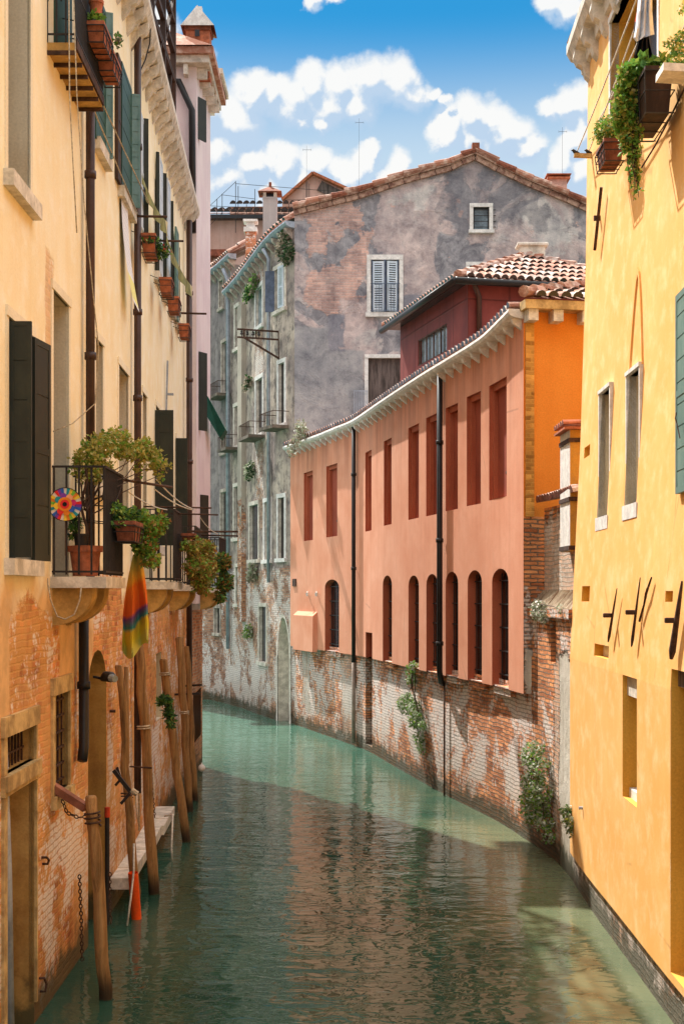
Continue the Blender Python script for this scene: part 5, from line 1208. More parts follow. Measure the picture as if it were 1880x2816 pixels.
planter('window_box', 'rust red planter with wilted plants hanging on the top left balcony rail', PL, sP(14.05), .36, 9.78, .5, .17, .2, M['terracotta'], G1, [B(268, 95, 14.0, .05, .2, .06)], [M['leaf']], 90, .03, 9)
planter('window_box', 'second rust red planter at the far end of the top left balcony rail', PL, sP(14.65), .36, 9.72, .5, .17, .2, M['terracotta'], G1, [B(325, 110, 14.5, .03, .1, .07)], [M['leaf'], M['leaf_dry']], 60, .03, 10)
pot('flower_pot', 'round red clay pot with small green plant on the top left balcony', PL.P(sP(13.85), 9.86, .36), .075, .14, M['terracotta'], None, [B(262, 48, 13.85, .07, .1, .06)], [M['leaf_fresh']], 120, .03, 2)
pot('flower_pot', 'large terracotta pot standing on the first floor balcony behind the rail', (-2.56, 13.62, 4.16), .17, .30, M['terracotta'])
pot('flower_pot', 'small black plastic pot with a leafy plant beside the pinwheel', (-2.60, 13.60, 4.46), .08, .12, M['iron'], None, [B(207, 1450, 13.6, .06, .06, .12)], [M['leaf'], M['leaf_dark']], 160, .035, 5)
Yv = 14.0
vb = [B(240, 1262, 13.7, .16, .2, .10), B(275, 1228, 13.9, .18, .25, .12), B(320, 1205, 14.3, .15, .25, .11), B(350, 1240, 14.5, .16, .3, .10), B(395, 1235, 14.8, .16, .25, .11), B(425, 1262, 15.0, .12, .2, .12), B(443, 1300, 15.1, .05, .1, .12), B(462, 1278, 15.1, .05, .08, .05), B(212, 1285, 13.6, .07, .12, .08), B(222, 1308, 13.6, .06, .1, .08), B(262, 1308, 13.7, .08, .15, .07), B(385, 1290, 14.8, .05, .1, .10), B(275, 1280, 13.9, .15, .2, .07)]
vt = plant('trailing_vine', 'yellow green vine spreading over the top rail of the first floor balcony', 'vine', vb, 3200, .030, [M['leaf_yellow'], M['leaf_yellow'], M['leaf_fresh']], stem=tuple(onY(236, 1400, 13.6)), seed=11)
mb = MB(); mb.tube([onY(232+8*math.sin(i*1.1), 1500-i*26, 13.6) for i in range(10)], .014, 6); mb.build('trunk', M['wood_dark'], vt)
t = planter('rail_planter', 'terracotta rail planter with blue green succulents on the canal side of the balcony', PL, sP(14.05), .66, 4.72, .55, .2, .2, M['terra_dark'], None, [B(318, 1405, 13.9, .12, .2, .08), B(352, 1415, 14.1, .13, .2, .08), B(330, 1440, 13.9, .14, .2, .05)], [M['leaf'], M['leaf_fresh'], M['leaf_dark']], 900, .028, 15)
plant('hanging_plant', 'lime green trailing plant hanging below the rail planter with browning leaves', 'plant', [B(385, 1425, 14.7, .12, .2, .09), B(415, 1450, 14.8, .14, .25, .12), B(440, 1440, 14.9, .08, .2, .12), B(400, 1500, 14.7, .14, .2, .12), B(415, 1540, 14.7, .10, .15, .10), B(378, 1500, 14.6, .06, .1, .10), B(455, 1430, 15, .03, .1, .03)], 2600, .030, [M['leaf_fresh'], M['leaf_fresh'], M['leaf_rust'], M['leaf']], seed=16)
t = planter('rail_planter', 'rail planter buried in russet foliage on the second balcony', PL, sP(21.2), .66, 4.9, .7, .2, .2, M['terra_dark'])
plant('hanging_plant', 'big russet and green bush spilling over the second balcony rail', 'plant', [B(530, 1500, 21.0, .17, .35, .14), B(562, 1510, 21.4, .18, .35, .16), B(545, 1560, 21.0, .22, .4, .20), B(575, 1560, 21.6, .14, .3, .2), B(555, 1610, 21.2, .17, .3, .14)], 4200, .036, [M['leaf_rust'], M['leaf_rust'], M['leaf_yellow'], M['leaf_fresh']], seed=21)
t = planter('rail_planter', 'rail planter under dark trailing foliage on the far balcony', PL, sP(26.2), .66, 4.9, .7, .2, .2, M['terra_dark'])
plant('hanging_plant', 'dark russet trailing bush on the far balcony next to the canal opening', 'plant', [B(612, 1545, 26.0, .16, .4, .18), B(618, 1600, 26.0, .15, .35, .2), B(606, 1640, 25.8, .10, .25, .12)], 2200, .04, [M['leaf_rust'], M['leaf_dark'], M['leaf']], seed=24)
plant('wall_fern', 'tuft of green weeds growing from the brick between the mooring poles', 'fern', [B(452, 1925, 21.2, .10, .15, .08), B(465, 1955, 21.2, .07, .1, .10), B(470, 1985, 21.2, .05, .1, .1)], 700, .03, [M['leaf'], M['leaf_dark']], seed=27, elong=2.6)
# pinwheel
pc = onY(180, 1387, 13.30); pw = thing('pinwheel', 'round rainbow pinwheel with a flower centre tied to the balcony rail', 'pinwheel', tuple(pc)); r = .163
cols = [(.75, .03, .03), (.85, .25, .02), (.9, .6, .05), (.2, .5, .05), (.02, .3, .35), (.03, .12, .5), (.22, .05, .4), (.8, .7, .6), (.6, .03, .15), (.9, .4, .2)]
pm = [simple('pinwheel_colour_%s' % n_, c, .5, 0, .05, 3, 0) for n_, c in zip('red orange yellow green teal blue purple white magenta peach'.split(), cols)]
mb = MB(); N_ = 30
for i in range(N_):
    t0, t1 = 2*math.pi*i/N_, 2*math.pi*(i+1)/N_; f = lambda rr, t: (pc.x+rr*math.cos(t), pc.y+.004*(i % 2), pc.z+rr*math.sin(t)); mb.face([f(.09, t0), f(r, t0), f(r, t1), f(.09, t1)], [0, 7, 2, 1, 3, 2, 4, 7, 5, 6][i % 10])
mb.build('rim_vanes', pm, pw)
mb = MB()
for i in range(8):
    t = 2*math.pi*i/8+.2; c = (pc.x+.078*math.cos(t), pc.z+.078*math.sin(t)); mb.face([(c[0]+.034*math.cos(u), pc.y-.012-.002*(i % 2), c[1]+.034*math.sin(u)) for u in [2*math.pi*j/12 for j in range(12)]], [8, 9, 6, 4, 2, 0, 1, 5][i])
mb.face([(pc.x+.07*math.cos(u), pc.y-.018, pc.z+.07*math.sin(u)) for u in [2*math.pi*j/20 for j in range(20)]], 1); mb.build('petals', pm, pw)
mb = MB(); mb.face([(pc.x+.045*math.cos(u), pc.y-.021, pc.z+.045*math.sin(u)) for u in [2*math.pi*j/18 for j in range(18)]], 0); mb.face([(pc.x+.022*math.cos(u), pc.y-.024, pc.z+.022*math.sin(u)) for u in [2*math.pi*j/18 for j in range(18)]], 1); mb.build('flower_centre', [pm[0], M['dark']], pw)
mb = MB(); mb.tube([(pc.x+r*math.cos(u), pc.y, pc.z+r*math.sin(u)) for u in [2*math.pi*j/36 for j in range(37)]], .004, 5, cap=False); mb.build('rim_wire', M['iron'], pw)
mb = MB(); mb.tube([(pc.x, pc.y+.01, pc.z-.5), (pc.x, pc.y+.01, pc.z)], .005, 6); mb.build('stick', M['wood_dark'], pw)
# cloth hanging below the planter
def clothmat():  # woven bands
    t = NT('striped_cloth'); u, v, _ = t.sep(t.uv()); w = t.noise(t.uv(), 2.5, 3, .5); v2 = t.math('ADD', v, t.math('MULTIPLY', t.math('SUBTRACT', w, .5), .12)); v2 = t.math('ADD', v2, t.math('MULTIPLY', u, -.12))
    c = t.ramp(v2, [(0, (.50, .48, .10)), (.10, (.62, .50, .03)), (.2, (.60, .42, .03)), (.24, (.03, .22, .20)), (.33, (.16, .06, .20)), (.37, (.70, .12, .02)), (.62, (.80, .20, .02)), (.68, (.80, .40, .04)), (.86, (.62, .48, .10)), (1, (.28, .30, .10))])
    t.bump(w, .2, .02); return t.fin(c, .85)
cl = MB(); Yc = 14.85; n1, n2 = 14, 22; Pt = []
for j in range(n2+1):
    v = j/n2; yy = 1790-(1790-1525)*v; wd = (36*(1-v)+12*v)+8*math.sin(math.pi*(1-v)); cx_ = 378-8*(1-v)+ (2 if v < .3 else 0); row = []
    for i in range(n1+1):
        u = i/n1; row.append((onY(cx_+(u-.5)*2*wd, yy+(1-v)**2*22*math.sin(u*5.2), Yc+.085*math.sin(u*11+v*2.5+math.sin(v*9)*.5)*(1.15-v)), (u, v)))
    Pt.append(row)
for j in range(n2):
    for i in range(n1):
        q = [Pt[j][i], Pt[j][i+1], Pt[j+1][i+1], Pt[j+1][i]]; cl.face([a[0] for a in q], 0, [a[1] for a in q])
setp(cl.build('hanging_cloth', clothmat(), smooth=True), 'rainbow coloured cloth hanging in folds below the hanging plant', 'cloth')
# banner on the wall
def bannermat():
    t = NT('handwritten_banner'); u, v, _ = t.sep(t.uv()); l = t.math('PINGPONG', t.math('ADD', v, t.math('MULTIPLY', u, .02)), .028); ln = t.step(l, .006, .003); g = t.step(t.noise(t.uv(), 30, 2, .5, xyz=(1, .3, 1)), .45, .5)
    c = t.mix(t.math('MULTIPLY', t.math('MULTIPLY', ln, g), .5), (.78, .79, .82), (.2, .2, .25)); c = t.mix(t.step(v, .28, .26), c, (.80, .76, .28)); c = t.mix(t.step(v, .035, .03), c, (.8, .8, .8)); return t.fin(c, .7)
cl = MB(); n2 = 12
rows = []
for j in range(n2+1):
    v = j/n2; z = 7.8+1.36*v; dd_ = .03+.13*(1-v)**2; s_ = PL.s_px(328)+.18*(1-v)**2; rows.append([(PL.P(s_, z+.03*(1-v), dd_), (0, v)), (PL.P(s_+.55, z-.02, dd_+.015), (1, v))])
for j in range(n2): q = [rows[j][0], rows[j][1], rows[j+1][1], rows[j+1][0]]; cl.face([a[0] for a in q], 0, [a[1] for a in q])
setp(cl.build('paper_banner', bannermat(), smooth=True), 'long white banner with faint lines and yellow foot hanging between two downpipes', 'banner')
# clothes rods, lines and olive sheets
def rod(name, label, p, q, r=.012, cat='clothes rod', group=None):
    mb = MB(); mb.tube([p, q], r, 6); return setp(mb.build(name, M['iron_rust'], smooth=True), label, cat, group)
rod('clothes_rod', 'iron rod crossing the second brown downpipe near the olive sheets', onY(352, 594, 18.9), onY(460, 596, 18.9), .018)
rod('clothes_rod', 'iron rod beside the second olive sheet', onY(432, 662, 22.4), onY(505, 663, 22.4), .018)
rod('clothes_rod', 'iron rod reaching past the third brown downpipe toward the pink house', onY(497, 861, 27.3), onY(568, 863, 27.3), .022)
rod('clothes_rod', 'iron rod reaching out from the far corner of the first balcony', (-2.38, 14.5, 5.2), onY(473, 1340, 15.6), .016)
rod('clothes_rod', 'pair of thin rods over the second balcony', onY(395, 1393, 20.3), onY(582, 1397, 20.3), .014)
rod('clothes_rod', 'lower thin rod over the second balcony', onY(470, 1412, 21), onY(600, 1416, 21), .013)
rod('clothes_rod', 'long thin rod above the russet bush', onY(515, 1462, 25.0), onY(655, 1462, 25.0), .02)
rod('clothes_rod', 'second long thin rod below the first above the russet bush', onY(530, 1471, 26.8), onY(655, 1474, 26.8), .018)
def line(name, label, pts, r=.005, mat='rope_white', cat='rope', sag=.0, group=None):
    P_ = [Vector(p) for p in pts]
    if len(P_) == 2 and sag: P_ = [P_[0]+(P_[1]-P_[0])*t-Vector((0, 0, sag*4*t*(1-t))) for t in [i/12 for i in range(13)]]
    mb = MB(); mb.tube(P_, r, 5); return setp(mb.build(name, M[mat], smooth=True), label, cat, group)
line('clothes_line', 'double rope from the top left balcony to the first iron rod, upper one', [onY(272, 262, 14.7), onY(410, 560, 18.9)], .008, 'rope')
line('clothes_line', 'double rope from the top left balcony to the first iron rod, lower one', [onY(247, 276, 14.7), onY(380, 590, 18.9)], .008, 'rope')
line('clothes_line', 'rope ending in a knot on the first iron rod', [onY(250, 280, 14.8), onY(376, 582, 18.7)], .007, 'rope')
line('hanging_rope', 'long thin rope hanging from the top edge past the top left balcony', [onY(190, -40, 13.1), onY(192, 260, 13.1), onY(200, 420, 13.1), onY(212, 640, 13.1)], .007, 'rope')
line('hanging_rope', 'second long rope slanting down across the first brown downpipe', [onY(202, -40, 13.1), onY(212, 260, 13.1), onY(232, 560, 13.2), onY(262, 860, 13.4), onY(272, 960, 13.6), onY(262, 1110, 13.6), onY(200, 1165, 13.5), onY(138, 1190, 13.4)], .006, 'rope')
line('clothes_line', 'white clothes line between the first and second balcony, top one', [onY(430, 1318, 15.4), onY(531, 1400, 20.2)], .008, sag=.05)
line('clothes_line', 'white clothes line between the first and second balcony, middle one', [onY(425, 1345, 15.3), onY(530, 1402, 20.2)], .008, sag=.04)
line('clothes_line', 'white clothes line between the first and second balcony, lowest one', [onY(350, 1350, 14.6), onY(460, 1402, 20.0)], .007, sag=.04)
line('clothes_line', 'white clothes line from the second balcony to the long thin rods', [onY(550, 1422, 21), onY(600, 1468, 25)], .008, sag=.05)
def sheet(label, pts, drop, seed):
    rg = random.Random(seed); mb = MB(); n = 26; A_, B_ = [onY(*p) for p in pts]; rows = []
    for i in range(n+1):
        t = i/n; p = A_+(B_-A_)*t-Vector((0, 0, .10*math.sin(math.pi*t))); w = .03*math.sin(t*23); r_ = [p+Vector((w*k, 0, -drop*(.55+.45*t)*k)) for k in (0, .5, 1)]; rows.append(r_)
    for i in range(n):
        for k in range(2): mb.face([rows[i][k], rows[i+1][k], rows[i+1][k+1], rows[i][k+1]], 1 if i > n*.86 else 0)
    return setp(mb.build('olive_sheet', [simple('olive_fabric', (.24, .23, .08), .9, 0, .3, 5), simple('cream_fabric', (.62, .52, .30), .9, 0, .2, 5)], smooth=True), label, 'sheet', 'olive sheets hung along the cream house')
sheet('olive sheet with pale folded end hanging above the window box with red flowers', [(390, 480, 19.2), (462, 612, 22.2)], .24, 1)
sheet('olive sheet hanging lower and farther along toward the third brown downpipe', [(458, 648, 22.2), (530, 790, 26.6)], .26, 2)
# roof terrace
al = thing('roof_terrace', 'dark timber roof terrace frame standing on the cream house roof', 'roof terrace', (-3.9, 26, 12.6)); mb = MB(); X_ = -3.46
for y in (20, 21.6, 23.2, 24.8, 26.4, 28.0): mb.bar((X_, y, 12.3), (X_, y, 16.2), .11)
mb.build('posts', M['wood_dark'], al); mb = MB()
for z in (14.5, 15.1, 15.7, 16.2): mb.bar((X_, 19.8, z), (X_, 28.1, z), .09)
for z in (14.5, 15.7, 16.2): mb.bar((X_, 28.0, z), (X_-2.2, 28.0, z), .08)
for y in (20, 21.6, 23.2, 24.8, 26.4): mb.bar((X_, y, 14.5), (X_, y+1.6, 16.2), .06); mb.bar((X_, y, 12.6), (X_, y+1.2, 14.5), .07)
mb.build('rails', M['wood_dark'], al); mb = MB(); mb.box((X_-1.2, 24, 14.55), 2.5, 8.2, .05); mb.build('deck', M['wood_dark'], al)
line('roof_cable', 'black cable looping over the edge of the left cornice', [onY(403, 0, 18.9), onY(415, 60, 19.2), onY(412, 120, 19.3), onY(400, 165, 19.3), onY(386, 195, 19.1)], .01, 'iron', 'cable')
# ---------------------------------------------------------------- quay ledge, poles and mooring gear
mb = MB(); n = 9
for i in range(n):
    a = sP(16.95)+5.7*i/n; wbox(mb, PL, a+.006, a+5.7/n-.006, .30, .44+.008*(i % 2), -.02, .23+.11*i/n-.012*(i % 3))
lg = thing('quay_ledge', 'narrow white stone ledge along the foot of the cream house', 'ledge', tuple(PL.P(sP(18.9), .4, .15))); mb.build('slabs', M['stone'], lg, bevel=.01)
GP = 'timber mooring poles along the cream house'
def gp(px, py): d = CZ*F/(py-HZ); return Vector(((px-CX)/F*d, d, 0))
POLES = [('q1', (293, 2747), (251, 2194), .058, .070, 'short thick mooring pole with rope scars on its top, nearest to the viewer'), ('q2', (371, 2512), (326, 1833), .048, .062, 'crooked mooring pole standing in the orange plastic tube'),
         ('q3', (425, 2458), (381, 1765), .062, .078, 'tallest thick mooring pole, its top just under the rainbow cloth'), ('q4', (512, 2315), (449, 1816), .066, .068, 'leaning mooring pole behind the tuft of weeds'),
         ('q5', (523, 2233), (494, 1755), .075, .06, 'mooring pole behind the weeds, second from the black gate'), ('q6', (539, 2202), (513, 1780), .05, .065, 'thin mooring pole next to the black gate')]
poles = {}
for k, (key, b, t_, r1, r0_, lab) in enumerate(POLES):
    g0 = gp(*b); top_ = onY(t_[0], t_[1], g0.y-.12); rg = random.Random(k+3); n = 14; pts, rs = [], []
    lo = g0-(top_-g0)*(1.3/(top_.z)); 
    for i in range(n+1):
        t = i/n; p = lo+(top_-lo)*t; wob = .018+(.02 if key == 'q2' else 0); pts.append(p+Vector((rg.uniform(-1, 1), rg.uniform(-1, 1), 0))*wob*(0 < i < n)); rs.append((r0_+(r1-r0_)*t)*rg.uniform(.94, 1.06))
    pts.append(pts[-1]+Vector((0, 0, .02))); rs.append(rs[-1]*.8)
    mb = MB(); mb.tube(pts, rs, 12); o = setp(mb.build('mooring_pole', M['pole'], smooth=True), lab, 'mooring pole', GP); poles[key] = (g0, top_)
def on_pole(key, z): g0, tp_ = poles[key]; return g0+(tp_-g0)*(z/tp_.z)
# thin post behind the second pole
mb = MB(); mb.tube([onY(350, 2100, 17.0), onY(348, 1834, 17.0)], .03, 8); setp(mb.build('thin_post', M['pole'], smooth=True), 'thin broken post just right of the crooked mooring pole', 'post')
ot = thing('orange_tube', 'bright orange plastic tube around the foot of a mooring pole', 'tube', (0, 0, 0)); bt_, tt = gp(376, 2527), onY(366, 2400, gp(376, 2527).y-.10)
ot.location = bt_; bpy.context.view_layer.update(); mb = MB(); lo = bt_-(tt-bt_)*.8; mb.tube([lo, bt_, tt], [.064, .062, .060], 18, cap=False); mb.tube([lo, bt_, tt], [.060, .058, .056], 18, cap=False); mb.build('tube_wall', M['orange_plastic'], ot, smooth=True)
def coil(label, key, z0, z1, turns, r, rr=.011, mat='rope', name='rope_coil'):
    g0, tp_ = poles[key]; pts = []
    for i in range(turns*14+1):
        a = 2*math.pi*i/14; z = z0+(z1-z0)*i/(turns*14); c = on_pole(key, z); pts.append((c.x+r*math.cos(a), c.y+r*math.sin(a), z))
    mb = MB(); mb.tube(pts, rr, 5); return setp(mb.build(name, M[mat], smooth=True), label, 'rope')
coil('chain wound around the head of the nearest mooring pole', 'q1', on_pole('q1', 1).z+.72, 1.86, 3, .075, .010, 'iron_rust', 'chain_coil')
coil('rope turns around the tall thick mooring pole', 'q3', 2.18, 2.24, 2, .085); coil('rope turns around the leaning mooring pole', 'q4', 2.66, 2.72, 2, .085)
coil('rope turns low on the pole near the black gate', 'q5', 1.78, 1.84, 2, .085); coil('wire turns near the foot of the crooked pole', 'q2', 1.45, 1.52, 2, .07, .008, 'iron_rust')
def chain(label, pts, L=.05, r=.0065, mat='iron_rust', name='hanging_chain'):
    P_ = [Vector(p) for p in pts]; mb = MB(); k = 0
    for a, b in zip(P_, P_[1:]):
        n = max(1, int((b-a).length/(L*.8))); d = (b-a).normalized(); up = Vector((0, 0, 1)) if abs(d.z) < .9 else Vector((1, 0, 0)); e = d.cross(up).normalized(); f = d.cross(e)
        for i in range(n):
            c = a+(b-a)*((i+.5)/n); w = e if k % 2 else f; k += 1; mb.tube([c+d*L/2*math.cos(t)+w*L*.32*math.sin(t) for t in [2*math.pi*j/8 for j in range(9)]], r, 4, cap=False)
    return setp(mb.build(name, M[mat]), label, 'chain')
chain('rusty chain hanging on the brick by the arched water door', [onY(303, 2400, 15.6), onY(302, 2480, 15.6), onY(306, 2540, 15.5)])
chain('rusty chain slung from the wall to the nearest mooring pole', [PL.P(sP(13.6), 2.05, .02), onY(185, 2235, 13.5), onY(215, 2248, 13.45), onY(240, 2246, 13.4)])
chain('double rusty chain hanging by the near brick edge', [PL.P(sP(14.55), .98, .06), PL.P(sP(14.6), .5, .07), PL.P(sP(14.6), .05, .08)])
chain('rusty spring shaped chain standing on the white ledge', [PL.P(sP(20.6), 1.2, .12), PL.P(sP(20.8), .56, .16)])
bm_ = thing('timber_beam', 'reddish square beam slanting from the barred window to the nearest pole', 'beam', tuple(PL.P(sP(13.6), 2.1, .02))); mb = MB(); mb.bar(PL.P(sP(13.5), 2.10, -.05), onY(238, 2222, 13.4), .09, .08); mb.build('beam', simple('red_beam', (.30, .12, .07), .8, 0, .35, 4, .3), bm_, bevel=.006)
line('mooring_rope', 'white rope hanging from the ledge into the water', [PL.P(sP(20.9), .56, .3), onY(476, 2240, 20.4), onY(472, 2330, 20.2), onY(474, 2372, 20.2)], .014, 'rope_white')
line('mooring_rope', 'pale rope hanging beside the orange tube', [onY(369, 2320, 16.5), onY(368, 2400, 16.5), onY(360, 2470, 16.4), onY(350, 2546, 16.3)], .013, 'rope_white')
line('mooring_rope', 'long pale rope hanging on the brick between tall poles', [PL.P(sP(19.4), 2.9, .06), PL.P(sP(19.5), 1.8, .05), PL.P(sP(19.4), .6, .07)], .014, 'rope')
line('mooring_rope', 'loose rope loop hanging from the tall thick pole', [onY(395, 2150, 18), onY(402, 2195, 18), onY(412, 2203, 18), onY(424, 2190, 18), onY(422, 2125, 18)], .008, 'rope')
line('mooring_rope', 'loose cord looped under the first balcony', [onY(131, 1590, 13.2), onY(140, 1650, 13.2), onY(158, 1695, 13.2), onY(180, 1703, 13.2), onY(205, 1690, 13.2), onY(220, 1650, 13.2), onY(224, 1615, 13.2)], .008, 'rope')
line('mooring_rope', 'thin cord dangling on the brick beside the iron clamp', [onY(374, 2185, 16.7), onY(376, 2230, 16.7), onY(380, 2262, 16.7)], .007, 'rope')
cp = thing('iron_clamp', 'rusty iron mooring clamp bolted to the crooked pole', 'clamp', tuple(onY(335, 2150, 16.3))); mb = MB(); mb.bar(onY(313, 2118, 16.2), onY(360, 2178, 16.2), .045); mb.bar(onY(318, 2160, 16.3), onY(335, 2140, 16.3), .03); mb.bar(onY(333, 2210, 16.2), onY(358, 2182, 16.2), .035); mb.bar(onY(322, 2110, 16.3), onY(330, 2135, 16.3), .03)
mb.build('arms', M['iron'], cp); mb = MB(); mb.tube([onY(362, 2172, 16.2), onY(378, 2184, 16.2)], .035, 8); mb.build('rope_end', M['rope'], cp)
mb = MB(); mb.tube([PL.P(sP(16.6), 2.55, .05), PL.P(sP(16.6), 2.55, .12)], .02, 6); mb.tube([onY(357, 2108, 17.9), onY(418, 2112, 17.9)], .012, 6); setp(mb.build('iron_stay', M['iron_rust']), 'iron stay holding the tall thick pole to the wall', 'stay')
mb = MB(); mb.tube([PL.P(sP(16.35), 1.3, .06), PL.P(sP(16.35), -.3, .06)], .028, 8); mb.tube([PL.P(sP(16.35), 1.42, .06), PL.P(sP(16.35), 1.3, .06)], .034, 8, 1); setp(mb.build('iron_stake', [M['iron'], simple('red_cap', (.6, .06, .02))]), 'black iron stake with red tip standing by the ledge', 'stake')
gt = thing('black_gate', 'black iron water gate panel hinged out past the last poles', 'gate', tuple(onY(541, 2050, 26.6))); A_, B_ = onY(529, 2055, 27.4), onY(553, 1888, 24.6); mb = MB()
X0, X1 = onY(531, 1900, 27.2), onY(553, 1900, 26.4); mb.face([(X0.x, X0.y, .95), (X1.x, X1.y, 1.25), (X1.x, X1.y, 2.15), (X0.x, X0.y, 1.95)]); mb.build('panel', M['iron'], gt); mb = MB(); mb.bar((X0.x-.5, 26.2, 2.02), (X1.x, 26.2, 2.05), .04); mb.bar((X0.x-.4, 27.4, 2.1), (X1.x, 26.4, 2.2), .04); mb.build('arm', M['iron'], gt)
bu = MB(); c = onY(555, 2112, 25.2); bu.lathe((c.x, c.y, c.z-.07), [(0, 0), (.035, .01), (.06, .04), (.066, .07), (.06, .1), (.035, .13), (.012, .14), (.012, .17), (0, .17)], 16); setp(bu.build('float_buoy', M['stone_white'], smooth=True), 'small white float hanging by the last mooring poles', 'buoy')
# lamp over the arched water door
lp = thing('wall_lamp', 'black hooded lamp on an arm above the arched water door', 'lamp', tuple(onY(290, 1870, 15.7))); mb = MB(); a = PL.P(sP(15.75), 3.02, 0); h_ = onY(283, 1866, 15.7); mb.tube([a, h_], .016, 6); mb.build('arm', M['iron'], lp)
mb = MB(); mb.tube([h_, onY(292, 1860, 15.6), onY(306, 1862, 15.5), onY(315, 1864, 15.45)], [.035, .06, .062, .03], 12); mb.build('lamp_hood', M['iron'], lp, smooth=True); mb = MB(); mb.tube([onY(306, 1864, 15.46), onY(317, 1867, 15.4)], [.045, .04], 10); mb.build('lamp_glass', M['glass_blue'], lp)
for (x, y0, y1, lab) in ((115, 2358, 2378, 'upper of two bent iron cramps on the near brick'), (108, 2690, 2730, 'iron mooring ring low on the near brick edge')):
    mb = MB(); s = PL.s_px(x); z0 = PL.uv(x, y1)[1]; z1 = PL.uv(x, y0)[1]; mb.tube([PL.P(s, z1, 0), PL.P(s, z1, .05), PL.P(s+.05, (z0+z1)/2, .06), PL.P(s+.04, z0, .05), PL.P(s+.04, z0, 0)], .012, 6); setp(mb.build('iron_cramp', M['iron_rust']), lab, 'iron cramp')
mb = MB(); s = PL.s_px(452); mb.bar(PL.P(s, 7.0, .03), PL.P(s+.1, 8.1, .05), .05, .03); mb.bar(PL.P(s+.05, 7.5, .03), PL.P(s+.05, 7.5, .16), .04); setp(mb.build('wall_anchor', M['pipe_grey']), 'grey iron wall anchor on the cream plaster above the dark shutters', 'wall anchor')
# green awning on the pink house
mb = MB(); p0, p1, p2, p3 = onY(568, 1085, 30.2), onY(566, 1140, 30.2), onY(605, 1205, 30.8), onY(620, 1180, 30.8); mb.face([p0, p3, p2, p1]); mb.face([p0+Vector((0, .6, 0)), p3+Vector((0, .6, 0)), p3, p0]); mb.face([p2, p3, p3+Vector((0, .6, 0)), p2+Vector((0, .6, 0))])
setp(mb.build('green_awning', simple('green_awning_cloth', (.008, .085, .06), .8, 0, .15, 4)), 'dark green awning sloping out from the pink house', 'awning')
# ---------------------------------------------------------------- yellow wall fittings
def Yp(px, py, d=0):
    """point seen at px,py on the leaning yellow wall, d in front of it"""
    l = lean(PY.uv(px, py)[1]); q = PY.off(.05-l+d); t, z = q.uv(px, py); return q.P(t, z)
GA = 'iron tie anchors on the yellow wall'
for (a, b, c, r, lab) in (((1695, 1618), (1671, 1765), (1678, 1686), .018, 'iron tie anchor with square bolt, leftmost of the tall three on the yellow wall'), ((1759, 1588), (1735, 1778), (1742, 1679), .018, 'iron tie anchor with square bolt beside the short twisted bar'), ((1874, 1598), (1844, 1812), (1845, 1710), .034, 'largest iron tie anchor at the right edge of the yellow wall')):
    p, q, m_ = Yp(*a, .05), Yp(*b, .05), Yp(*c, 0); t = thing('tie_anchor', lab, 'wall anchor', tuple(q), GA); mb = MB(); mid = (p+q)/2; n = 10; mb.tube([p+(q-p)*i/n for i in range(n+1)], [r*(.28+.75*(i/n)**.7) if i < n else r*.5 for i in range(n+1)], 6); mb.build('bar', M['iron_rust'], t)
    mb = MB(); k = (mid+Vector((-.02, 0, 0))); mb.box(k+Vector((-.03, .03, 0)), .10, .045, .05); mb.build('bolt', M['iron_rust'], t, bevel=.01)
mb = MB(); p, q = Yp(1790, 1588, .03), Yp(1757, 1708, .03); mb.tube([p, p+(q-p)*.35+Vector((-.01, 0, 0)), p+(q-p)*.6, q], [.009, .015, .011, .014], 6); setp(mb.build('twisted_bar', M['iron_rust']), 'short twisted rusty bar between two tie anchors', 'wall anchor', GA)
mb = MB(); p, q = Yp(1652, 515, .06), Yp(1634, 688, .06); mb.tube([p, q], .02, 6); mb.box(Yp(1640, 600, .04), .08, .05, .06); setp(mb.build('tie_anchor', M['iron_rust']), 'iron tie anchor high near the far edge of the yellow wall', 'wall anchor', GA)
mb = MB(); p = Yp(1601, 2222, .0); mb.tube([p, p+Vector((-.05, 0, 0))], .02, 8); setp(mb.build('pipe_stub', M['pipe_grey']), 'small pipe stub low on the yellow wall', 'pipe stub')
# shutters at the right edge
b = PY.off(.0); t0 = PY.s_px(1857); sh = thing('teal_shutter', 'weathered blue green plank shutter folded open at the right edge of the yellow wall', 'shutter', tuple(Yp(1870, 1365, .05))); Q = PY.off(.0); za, zb = 4.9, 6.72; l = lean(5.8)-.05
P0, P1 = PY.P(t0, 0, .07-l), PY.P(t0-.75, 0, .10-l)
louvre('boards', P0, P1, za, zb, M['shutter_teal'], sh, False, panels=9); mb = MB(); mb.tube([Yp(1858, 1135, .12), Yp(1855, 1150, .14), Yp(1860, 1165, .13), Yp(1868, 1205, .12)], .006, 5); mb.build('latch_hook', M['iron_rust'], sh)
